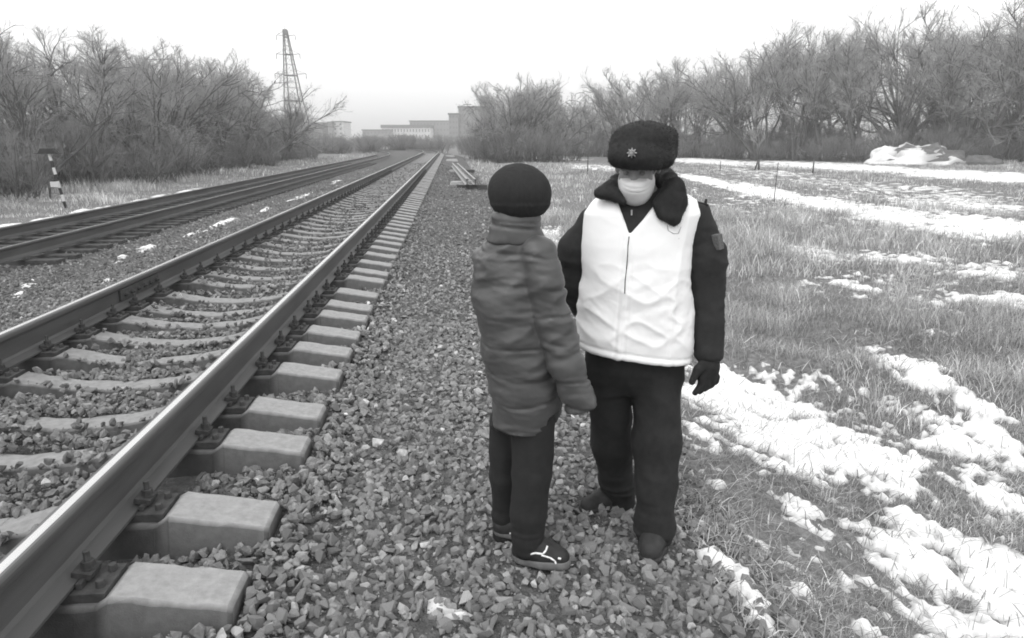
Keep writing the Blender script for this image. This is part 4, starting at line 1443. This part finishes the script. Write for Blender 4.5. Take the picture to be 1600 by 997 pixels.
def bh(x, y, z):
    x, y = x * math.cos(BT) - y * math.sin(BT), x * math.sin(BT) + y * math.cos(BT)
    return (BC[0] + x, BC[1] + y, BC[2] + z)


lo = [BC[0] - .28, 2.22, ZB - .02]; hi = [BC[0] + .36, 2.95, 1.42]
f = Field(lo, hi, .0085)
f.ball(bh(0, .01, .03), (.072, .088, .084), .02, rz=BT)
f.ball(bh(0, -.02, -.04), (.056, .062, .07), .03, rz=BT)
f.limb([(*bh(0, -.078, -.005), .010), (*bh(0, -.098, -.036), .013)], .012)
f.limb([(*bh(-.036, -.072, .016), .011), (*bh(.036, -.072, .016), .011)], .014)
f.limb([(*bh(-.024, -.072, -.070), .009), (*bh(.024, -.072, -.070), .009)], .012)
for sx in (-1, 1):
    f.ball(bh(sx * .029, -.086, .004), (.015, .013, .011), .008, cut=True)
    f.ball(bh(sx * .075, .012, -.014), (.010, .019, .03), .01)
f.limb([(*bh(0, .02, -.05), .05), (*H(806, 380, 2.5), .055)], .03)
f.loft([(H(0, 375, DB)[2], H(775, 375, DB)[0], H(840, 375, DB)[0], DB, .06), (H(0, 410, DB)[2], H(760, 410, DB)[0], H(845, 410, DB)[0], DB, .085), (H(0, 650, DB)[2], H(780, 650, DB)[0], H(855, 650, DB)[0], DB + .02, .09)], .03)
for ch in (ARM, ARM2, ARML, ARML2, BL, BR):
    f.limb([(*p[:3], p[3] * .62) for p in ch], .03)
hand(f, H(902, 606, 2.385), H(906, 622, 2.38), [H(903, 633, 2.365), H(907, 634, 2.372), H(911, 633, 2.385), H(914, 630, 2.40)],
     [H(903, 645, 2.36), H(908, 646, 2.365), H(912, 645, 2.375), H(915, 641, 2.39)], [H(899, 628, 2.365), H(898, 637, 2.36)], .8)
hand(f, H(826, 585, 2.76), H(836, 590, 2.77), [H(842, 586, 2.77), H(844, 590, 2.77), H(844, 594, 2.77), H(842, 598, 2.77)],
     [H(850, 588, 2.76), H(853, 592, 2.76), H(852, 596, 2.76), H(848, 600, 2.76)], [H(836, 600, 2.75), H(842, 606, 2.75)], .85)
f.limb([P(825, 850, 2.46, .034), P(826, 872, 2.47, .026), P(860, 884, 2.445, .02)], .01).limb([P(792, 838, 2.64, .032), P(792, 850, 2.655, .024), P(825, 862, 2.63, .02)], .01)
bbody = boy.part('body', f, [M['skin']])
for sx in (-1, 1):
    bm = bmesh.new(); bmesh.ops.create_uvsphere(bm, u_segments=12, v_segments=8, radius=.0095)
    me = bpy.data.meshes.new('eye'); bm.to_mesh(me); bm.free()
    e = link('eye', me, bbody, [M['eye']]); e.location = np.array(bh(sx * .029, -.076, .004)) - boy.o

# beanie
f = Field([BC[0] - .16, 2.32, 1.14], [BC[0] + .17, 2.72, 1.44], .006)
f.ball(H(810, 299, 2.50), (.109, .116, .098), .02)
f.ball(H(817, 306, 2.50), (.094, .108, .085), .03)
zc = H(0, 341, 2.42)[2]
f.func([BC[0] - .2, 2.2, 1.1], [BC[0] + .2, 2.8, 1.5], lambda X, Y, Z: Z - (zc - .045 * (X - BC[0]) * 0 + .02 * (Y - 2.4)), .012, cut=True)


def knit(V, N):
    a = np.arctan2(V[:, 1] - 2.5, V[:, 0] - BC[0])
    band = np.clip((zc + .052 - V[:, 2]) / .004, 0, 1)
    return .0012 * np.sin(a * 74) + .0035 * band + .003 * (fbm(V[:, 0] * 12, V[:, 1] * 12, V[:, 2] * 12, oct=2, seed=4) - .5)


boy.part('beanie', f, [M['beanie']], knit)

# puffer jacket
f = Field([BC[0] - .28, 2.18, .30], [BC[0] + .38, 2.96, 1.26], .0068)
jr = [(371, 762, 846, .10), (384, 752, 852, .115), (400, 741, 858, .13), (425, 738, 862, .142), (480, 742, 866, .148), (540, 755, 874, .15), (600, 763, 876, .148), (640, 770, 876, .144), (664, 774, 872, .138)]
f.loft([(H(0, y, DB)[2], H(a, y, DB)[0], H(b_, y, DB)[0], DB + .02, d) for y, a, b_, d in jr], .04, pw=2.2)
f.limb(ARM, .012).limb(ARM2, .012).limb(ARML, .02).limb(ARML2, .02)
cd = np.array(ARM2[1][:3]) - np.array(ARM2[0][:3]); cd = np.array(ARM2[2][:3]) - np.array(ARM2[1][:3]); cd /= np.linalg.norm(cd); ce = np.array(H(909, 641, 2.38))
f.func(ce - .12, ce + .12, lambda X, Y, Z: -((X - ce[0]) * cd[0] + (Y - ce[1]) * cd[1] + (Z - ce[2]) * cd[2]), .012, cut=True)
f.ball(ce, (.040, .040, .030), .008, cut=True)


def quilts(V, N):
    z = V[:, 2]
    u = V[:, 0]
    w = .050 * (vnoise(u * 6, V[:, 1] * 6, z * 6, seed=3) - .5)
    ph = ((z + w + .10 * (u - BC[0]) * 0) / .112) % 1.0
    seam = np.exp(-((ph - .5) / .045) ** 2)
    fine = (fbm(u * 14 + 5 * z, V[:, 1] * 14, z * 60, oct=2, seed=66) - .5) * np.exp(-((ph - .5) / .25) ** 2)
    puff = np.abs(np.sin(np.pi * ph + np.pi / 2)) ** .6
    wr = fbm(u * 9 + 3 * z, V[:, 1] * 9, z * 24, oct=4, seed=12) - .5
    wr2 = 1 - np.abs(2 * vnoise(u * 7 + z * 5, V[:, 1] * 7, z * 15 - 8 * u, seed=19) - 1)
    big = fbm(u * 6, V[:, 1] * 6, z * 9, oct=2, seed=23) - .5
    low = np.clip((1.18 - z) / .12, .15, 1)
    s2 = np.clip(2.2 * (vnoise(u * 5 + 9, V[:, 1] * 5, z * 7, seed=33) - .15), .25, 1)
    return np.clip((N[:, 2] + .75) * 4, .1, 1) * low * (s2 * (.003 * puff - .0045 * seam) + .018 * fine + .015 * wr + .014 * (wr2 - .6) + .026 * big)


pj = boy.part('puffer_jacket', f, [M['puffer']], quilts)
f = Field([BC[0] - .18, 2.32, 1.00], [BC[0] + .20, 2.74, 1.26], .0065)
f.loft([(H(0, 326, DB)[2], H(772, 326, DB)[0], H(842, 326, DB)[0], DB + .01, .088), (H(0, 338, DB)[2], H(767, 338, DB)[0], H(845, 338, DB)[0], DB + .01, .098), (H(0, 352, DB)[2], H(765, 352, DB)[0], H(846, 352, DB)[0], DB + .01, .103), (H(0, 378, DB)[2], H(760, 378, DB)[0], H(852, 378, DB)[0], DB + .015, .112)], .01)
f.ball(H(806, 331, 2.50), (.075, .075, .05), .01, cut=True)


def collar_folds(V, N):
    z = V[:, 2] + .05 * (V[:, 0] - BC[0])
    return -.008 * np.exp(-((z - H(0, 357, 2.42)[2] + .05 * (V[:, 0] - BC[0])) / .006) ** 2) - .004 * np.exp(-((z - H(0, 349, 2.42)[2]) / .004) ** 2) + .006 * (fbm(V[:, 0] * 14, V[:, 1] * 14, V[:, 2] * 30, oct=2, seed=9) - .5)


boy.part('collar', f, [M['puffer']], collar_folds, parent=pj)
f = Field([BC[0] - .24, 2.2, ZB], [BC[0] + .22, 2.86, .62], .008)
f.loft([(H(0, 625, DB)[2], H(772, 625, DB)[0], H(862, 625, DB)[0], DB + .03, .11), (H(0, 668, DB)[2], H(768, 668, DB)[0], H(866, 668, DB)[0], DB + .03, .105)], .03)
f.limb(BL, .012).limb(BR, .012)
boy.part('trousers', f, [M['boy_trouser']], (lambda V, N: cloth_folds(.010, 11, 5, 25)(V, N) + np.clip((ZB + .28 - V[:, 2]) / .22, 0, 1) * cloth_folds(.012, 7, 28, 45)(V, N)))
hl, tl = H(820, 877, 2.475), H(874, 885, 2.43)
z1 = gz(hl) + .014
sh = boot(boy, hl, tl, P(826, 845, 2.46, 0)[:3], M['shoe'], z1, .046, 'sneaker', .03, M['sole'])
hl2, tl2 = H(787, 858, 2.62), H(838, 864, 2.58)
sh2 = boot(boy, hl2, tl2, P(792, 828, 2.64, 0)[:3], M['shoe'], gz(hl2) + .034, .040, 'sneaker', .03, M['sole'])


def on_surface(o, px, py, fig=None):
    """the point of a part's surface that lies under a pixel, in the figure's own coordinates"""
    me = o.data
    v = np.empty(len(me.vertices) * 3); me.vertices.foreach_get('co', v); v = v.reshape(-1, 3) + (fig or boy).o
    x, y = to_world(v[:, 0], v[:, 1])
    qx, qy, dep = project(x, y, v[:, 2])
    d2 = (qx - px) ** 2 + (qy - py) ** 2
    c = np.argsort(d2)[:12]
    i = c[np.argmin(dep[c])]
    return v[i] - (fig or boy).o


def stripe(o, pts, r, fig=None, name='shoe_stripe', m=None):
    q = [on_surface(o, *p, fig=fig) for p in pts]
    b = MB()
    for a, c in zip(q[:-1], q[1:]):
        n = max(1, int(np.linalg.norm(c - a) / .006))
        b.bar(a, c, r, None, 6)
    return link(name, b.mesh(name, smooth=True), o, [m or M['mark']])


stripe(sh, [(827, 866), (836, 866), (846, 864), (852, 858), (856, 852)], .0042)
stripe(sh, [(845, 865), (855, 869), (862, 873), (867, 878), (869, 884)], .0038)
stripe(sh, [(872, 870), (876, 873)], .0042)
stripe(sh2, [(795, 834), (800, 834), (806, 835)], .004)
stripe(vest, [(1043, 353), (1046, 361), (1053, 366), (1061, 364), (1066, 355)], .0018, man, 'chain', M['zip'])
stripe(vest, [(1056, 366), (1061, 373)], .0026, man, 'whistle', M['zip'])
M['zip_teeth'] = gmat('dark_zip', .10, .6, 60, .3)
stripe(vest, [(983, 369), (982, 385), (980, 402), (979, 420), (978, 440), (976, 462)], .0022, man, 'zip', M['zip_teeth'])
stripe(sh2, [(797, 850), (801, 848), (805, 845)], .004)

# ================================================================== things along the line
M.update({
    'steel': gmat('galvanised_lattice', 0.16, 0.7, 4, 0.2),
    'white_paint': gmat('white_paint', 0.55, 0.6, 20, 0.08),
    'black_paint': gmat('black_paint', 0.02, 0.6, 20, 0.2),
    'wood': gmat('weathered_wood', 0.09, 0.9, 12, 0.4, 40, .4, stretch=(1, 1, .2), bdist=.005),
    'rust_light': gmat('pale_rusty_steel', 0.30, 0.6, 8, 0.3),
    'panel': gmat('pale_panel_wall', 0.62, 0.8, .3, 0.12),
    'panel_dark': gmat('grey_panel_wall', 0.24, 0.8, .3, 0.15),
    'glass': gmat('dark_window', 0.16, 0.25, .5, 0.4, spec=.5),
    'roof': gmat('bitumen_roof', 0.14, 0.9, .5, 0.2),
    'earth': gmat('rubble_earth', 0.13, 0.95, 1.2, 0.5, 6, 1.0, bdist=.1),
})

# striped marker post with a dark plate on top, beyond the left track
x, y, z = at(103, 325)
mk = empty('marker_post', (x, y, z), -YAW)
tag(mk, 'striped black and white marker post with a dark flat top beside the left track', 'marker post')
top = np.array([-.26, 0.0, 1.70])
b = MB()
for k in range(8):
    a, c = top * (k / 8), top * ((k + 1) / 8)
    m = MB(); m.bar(a, c, .045 if k % 2 else .0452, None, 10)
    link('post_band', m.mesh('post_band', smooth=False), mk, [M['white_paint'] if k % 2 else M['black_paint']])
m = MB(); m.box(top + np.array([-.02, 0, .095]), (.60, .16, .15), taper=.72); m.box(top + np.array([-.03, 0, .012]), (.78, .20, .02))
link('top_plate', m.mesh('top_plate', .01), mk, [M['black_paint']])
m = MB(); m.box(top * .42 + np.array([-.10, -.06, .04]), (.26, .015, .17))
link('number_plate', m.mesh('number_plate'), mk, [M['white_paint']])

# lattice power pylon beyond the left woods
PD = 150.0
u0, _, zt = H(446, 46, PD)
px_, py_ = to_world(u0, PD)
zb = float(ground_z(px_, py_))
py = empty('pylon', (px_, py_, zb), -YAW)
tag(py, 'tall lattice power pylon standing behind the left-hand woods', 'pylon')
Ht = zt - zb


def leg_at(t):
    """half widths and centre of the tower at height share t"""
    w = np.interp(t, [0, .42, 1.0], [2.4, 1.5, .30])
    return w, np.interp(t, [0, .42, 1.0], [1.6, .6, -.1])


LV = [0, .16, .30, .42, .53, .63, .72, .80, .87, .94, 1.0]
cor = [(-1, -1), (1, -1), (1, 1), (-1, 1)]
pt = lambda t, c: np.array([leg_at(t)[1] + c[0] * leg_at(t)[0], c[1] * leg_at(t)[0], t * Ht])
for c in cor:
    m = MB()
    for a, e in zip(LV[:-1], LV[1:]):
        m.bar(pt(a, c), pt(e, c), .13, None, 4)
    link('leg', m.mesh('leg'), py, [M['steel']])
for k, (a, e) in enumerate(zip(LV[:-1], LV[1:])):
    m = MB()
    for i in range(4):
        c, d = cor[i], cor[(i + 1) % 4]
        m.bar(pt(a, c), pt(e, d), .028, None, 4).bar(pt(a, d), pt(e, c), .028, None, 4).bar(pt(e, c), pt(e, d), .04 if k % 2 else .10, None, 4)
    link('bracing', m.mesh('bracing'), py, [M['steel']])
for t, l in ((.95, 1.9), (.80, 2.4), (.64, 3.2)):
    w, cx = leg_at(t)
    for s_ in (-1, 1):
        m = MB()
        tip = np.array([cx + s_ * l, 0, t * Ht + .1])
        for e in (-1, 1):
            m.bar((cx + s_ * w, e * w, t * Ht), tip, .035, None, 4).bar((cx + s_ * w, e * w, t * Ht + .9), tip, .03, None, 4)
        m.bar(tip, tip - np.array([0, 0, 1.0]), .07, None, 6)
        link('cross_arm', m.mesh('cross_arm'), py, [M['steel']])
m = MB(); m.box((leg_at(.98)[1], 0, .975 * Ht), (.75, .75, 1.0)); m.bar((leg_at(1)[1], 0, Ht), (leg_at(1)[1], 0, Ht * 1.06), .06, .03, 5)
link('top_cage', m.mesh('top_cage'), py, [M['steel']])


# far buildings across the end of the line
def building(px0, px1, ptop, D, dep, label, mat, rows, cols, step=None, roof=.5, win=(.36, .36)):
    a, c = H(px0, ptop, D), H(px1, ptop, D)
    um = (a[0] + c[0]) / 2
    x, y = to_world(um, D)
    zg = float(ground_z(x, y))
    w, h = c[0] - a[0], a[2] - zg
    o = empty('apartment_block', (x, y, zg), -YAW)
    tag(o, label, 'building')
    m = MB(); m.box((0, dep / 2, h / 2), (w, dep, h))
    link('wall', m.mesh('wall'), o, [M[mat]])
    m = MB(); m.box((0, dep / 2, h + roof / 2), (w + .6, dep + .6, roof))
    link('roof', m.mesh('roof'), o, [M['roof']])
    fh, cw = h / rows, w / cols
    m = MB(); m.box((0, 0, 0), (cw * win[0], .3, fh * win[1])); me = m.mesh('window'); me.materials.append(M['glass'])
    for r in range(rows):
        for k in range(cols):
            q = link('window', me, o); q.location = (-w / 2 + (k + .5) * cw, -.02, (r + .55) * fh)
    return o


building(486, 503, 193, 300, 14, 'grey apartment block just right of the left-hand woods, dull and square', 'panel_dark', 5, 3)
building(512, 518, 192, 296, 14, 'narrow grey tower wall beside the dark upright strip, left of the white block', 'panel_dark', 5, 1)
b_ = building(519, 536, 191, 300, 14, 'white apartment block with a dark upright strip, far end of the line on the left', 'panel', 5, 2, win=(.3, .4))
m = MB(); m.box((-2.9, -.3, 5), (1.6, .5, 9)); link('stair_panel', m.mesh('stair_panel'), b_, [M['glass']])
building(566, 612, 204, 330, 16, 'low grey building adjoining the left end of the long pale block', 'panel_dark', 3, 8)
building(596, 672, 200, 332, 16, 'long pale building with a flat roof at the end of the tracks', 'panel', 3, 16, roof=1.4, win=(.35, .5))
building(640, 702, 190, 345, 16, 'long grey roofed block rising behind the pale building', 'panel_dark', 4, 12)
building(701, 716, 179, 260, 14, 'grey stepped apartment block left of the middle clump, its lower half', 'panel_dark', 6, 3)
building(716, 765, 168, 262, 14, 'taller grey apartment block with pale windows behind the middle clump', 'panel_dark', 7, 8)

# snow covered heap of earth at the edge of the right-hand woods, a dark heap beside it
def heap(name, px, py, rx, ry, h, label, seed, snowy):
    x, y, z = at(px, py)
    n, k = 40, 14
    t = np.linspace(0, 2 * np.pi, n, endpoint=False)
    V = []
    for j in range(k + 1):
        s = j / k
        r = np.cos(s * np.pi / 2) ** .7
        hh = np.sin(s * np.pi / 2)
        X, Y = np.cos(t) * rx * r, np.sin(t) * ry * r
        nn = fbm(X * 1.5 + seed, Y * 1.5, hh * 3, oct=5, seed=seed)
        V.append(np.stack([X * (.8 + .4 * nn), Y * (.8 + .4 * nn), hh * h * (.45 + 1.0 * nn) - .05], -1))
    V = np.concatenate(V)
    i = np.arange((k + 1) * n).reshape(k + 1, n)
    Q = np.stack([i[:-1], np.roll(i[:-1], -1, 1), np.roll(i[1:], -1, 1), i[1:]], -1).reshape(-1, 4)
    o = empty(name, (x, y, z), -YAW)
    tag(o, label, 'heap')
    link('earth', mesh_np('earth', V, Q, smooth=True), o, [M['earth']])
    if snowy:
        nn = fbm(V[:, 0] * 1.2, V[:, 1] * 1.2, V[:, 2] * 2, oct=3, seed=seed + 3) + .22 * (-V[:, 0] / rx)
        S = V.copy(); S[:, 2] += np.clip((nn - .50) * .9, -.25, .10); S[:, :2] *= 1.01
        link('snow_cover', mesh_np('snow_cover', S, Q, smooth=True, tone=np.interp(nn, [.48, .62], [.5, 1])), o, [M['snow']])


heap('earth_heap', 1430, 257, 4.3, 2.0, 1.6, 'heap of earth under snow at the edge of the right-hand woods', 4, True)
heap('earth_heap', 1528, 258, 2.1, 1.2, .85, 'dark bare heap of earth right of the snow covered one', 9, False)
# cut branches lying left of the heap
x, y, z = at(1330, 250)
bp = empty('branch_pile', (x, y, z), 0)
tag(bp, 'pile of cut branches on the snow left of the snow covered heap', 'branch pile')
for k in range(14):
    m = MB(); a = rt.uniform(-.5, .5); l = rt.uniform(.6, 1.6); cx, cz = rt.uniform(-1.8, 1.8), rt.uniform(.05, .5)
    m.bar((cx - l, rt.uniform(-.4, .4), cz), (cx + l, a, cz + rt.uniform(-.2, .35)), .05, .025, 5)
    link('branch', m.mesh('branch'), bp, [M['bark'] if k % 3 else M['rust_light']])

# posts and stalks standing in the snowy field
def post(px, py, ptop, r, label, name='wooden_post', cat='post', lean=0.0):
    x, y, z = at(px, py)
    D = x * SY + y * CY
    h = H(px, ptop, D)[2] - z
    m = MB(); m.bar((0, 0, -.05), (lean * h, 0, h), r, r * .8, 7)
    o = link(name, m.mesh(name, smooth=True), None, [M['wood']]); o.location = (x, y, z)
    tag(o, label, cat)
    return o


post(1270, 270, 247, .05, 'short dark post in the snow left of the branch pile')
post(1125, 268, 252, .03, 'thin low stake in the snow just right of the fur hat')
post(1209, 316, 254, .016, 'tall thin dead weed stalk beside the snowy wheel track', 'weed_stalk', 'weed', .02)
post(918, 273, 205, .035, 'thin upright pole left of the fur hat, right end of the small fence', 'wooden_pole', 'pole')
x0, y0, z0 = at(896, 244)
x1, y1, z1 = at(930, 244)
fe = empty('wooden_fence', (x0, y0, z0), 0)
tag(fe, 'broken two-rail wooden fence in the field left of the fur hat', 'fence')
dxy = np.array([x1 - x0, y1 - y0, 0])
for t in (0, .55, 1.0):
    m = MB(); m.box(dxy * t + np.array([0, 0, .7]), (.16, .16, 1.5)); link('post', m.mesh('post', .01), fe, [M['wood']])
for h_ in (.6, 1.2):
    m = MB(); m.bar(np.array([0, -.09, h_]) - dxy * .05, dxy * 1.05 + np.array([0, -.09, h_ + .05]), .05, None, 5); link('fence_rail', m.mesh('fence_rail'), fe, [M['wood']])

# crooked young tree on the field
x, y, z = at(1183, 266)
D = x * SY + y * CY
hh = H(1183, 168, D)[2] - z
sap = empty('young_tree', (x, y, z), 0)
tag(sap, 'crooked young bare tree alone on the snowy field between hat and posts', 'tree')
m = MB()
for a, b2, ra, rb in (((.12, 0, 0), (.05, 0, hh * .18), .075, .07), ((-.14, .05, 0), (.05, 0, hh * .20), .06, .055), ((.05, 0, hh * .17), (-.10, 0, hh * .45), .07, .05), ((-.10, 0, hh * .44), (-.42, 0, hh * .75), .05, .03), ((-.42, 0, hh * .74), (-.38, 0, hh), .03, .012)):
    m.bar(np.array(a), np.array(b2), ra, rb, 8)
link('trunk', m.mesh('trunk', smooth=True), sap, [M['bark']])
rng_ = np.random.default_rng(31)
tr_ = np.array([[[.05, 0, hh * .18], [-.1, 0, hh * .45], [-.42, 0, hh * .75], [-.38, 0, hh]]])
a1, L1_, t1_ = grow(tr_, np.array([hh]), 14, (.2, 1), (.2, .4), 45, .25, 5, .12, rng_)
a2, L2_, t2_ = grow(a1, L1_, 8, (.2, 1), (.3, .6), 38, .1, 4, .14, rng_)
a3, L3_, t3_ = grow(a2, L2_, 6, (.2, 1), (.4, .7), 36, .1, 2, .14, rng_)
on = lambda q: np.full(len(q), 1.0)
v, q = merge([tubes(a1, on(a1) * .02, on(a1) * .007, 4), tubes(a2, on(a2) * .008, on(a2) * .004, 3), tubes(a3, on(a3) * .005, on(a3) * .003, 3)])
link('crown', mesh_np('crown', v, q), sap, [M['twig']])

# spare rails lying on old sleepers at the edge of the ballast
def spare(xo, lab):
    x0, y0, z0 = at(744 + xo, 297)
    ys = np.array([0, 6.0, 12.5, 18.0])
    me = rail_mesh(ys, 0.0, xs=np.zeros(4))
    me.polygons.foreach_set('material_index', np.zeros(len(me.polygons), dtype=np.int32))
    o = link('spare_rail', me, None, [M['rust_light']] * 1)
    o.location = (x0, y0, z0 + .17); o.rotation_euler = (0, 0, math.radians(1.5))
    tag(o, lab, 'rail', 'spare rails beside the track')


spare(-14, 'left one of two pale spare rails lying on old sleepers beside the ballast')
spare(-1, 'right one of two pale spare rails lying on old sleepers beside the ballast')
M['pale_concrete'] = gmat('pale_dry_concrete', 0.42, 0.9, 9, 0.2, 60, .4, bdist=.004)
half_mesh = MB().box((0, 0, .07), (.95, .27, .20), taper=.86).mesh('broken_sleeper', .012)
half_mesh.materials.append(M['pale_concrete'])
for px, py, yaw_, lab in ((722, 290, .08, 'nearest pale broken sleeper end beside the spare rails'), (715, 270, -.10, 'second pale broken sleeper end left of the spare rails'), (706, 252, .15, 'third pale broken sleeper end, near the far end of the spare rails'), (703, 245, 0, 'farthest pale broken sleeper end, beyond the spare rails')):
    x, y, z = at(px, py)
    o = link('broken_sleeper', half_mesh); o.location = (x, y, z); o.rotation_euler = (.03, -.04, yaw_)
    tag(o, lab, 'sleeper', 'broken sleepers beside the spare rails')
for px, py, lab in ((738, 296, 'short dark timber under the near end of the spare rails'), (726, 270, 'short dark timber under the middle of the spare rails')):
    x, y, z = at(px, py)
    o = link('timber_bearer', MB().box((0, 0, .06), (1.1, .2, .17)).mesh('timber_bearer', .01), None, [M['timber']]); o.location = (x, y + .2, z)
    tag(o, lab, 'timber')

# the winter air
m = MB(); m.box((0, 0, 24.0), (5200, 6200, 54.0))
hz = link('haze', m.mesh('haze'))
hm_ = bpy.data.materials.new('winter_haze'); hm_.use_nodes = True
ht = hm_.node_tree; ht.nodes.clear()
ho = ht.nodes.new('ShaderNodeOutputMaterial'); hv = ht.nodes.new('ShaderNodeVolumePrincipled')
hv.inputs['Color'].default_value = (.95, .95, .95, 1)
hv.inputs['Density'].default_value = 0.0016
hv.inputs['Anisotropy'].default_value = 0.6
ht.links.new(hv.outputs[0], ho.inputs['Volume'])
hz.data.materials.append(hm_)
tag(hz, 'thin pale winter haze over the railway and the woods', 'haze', kind='stuff')
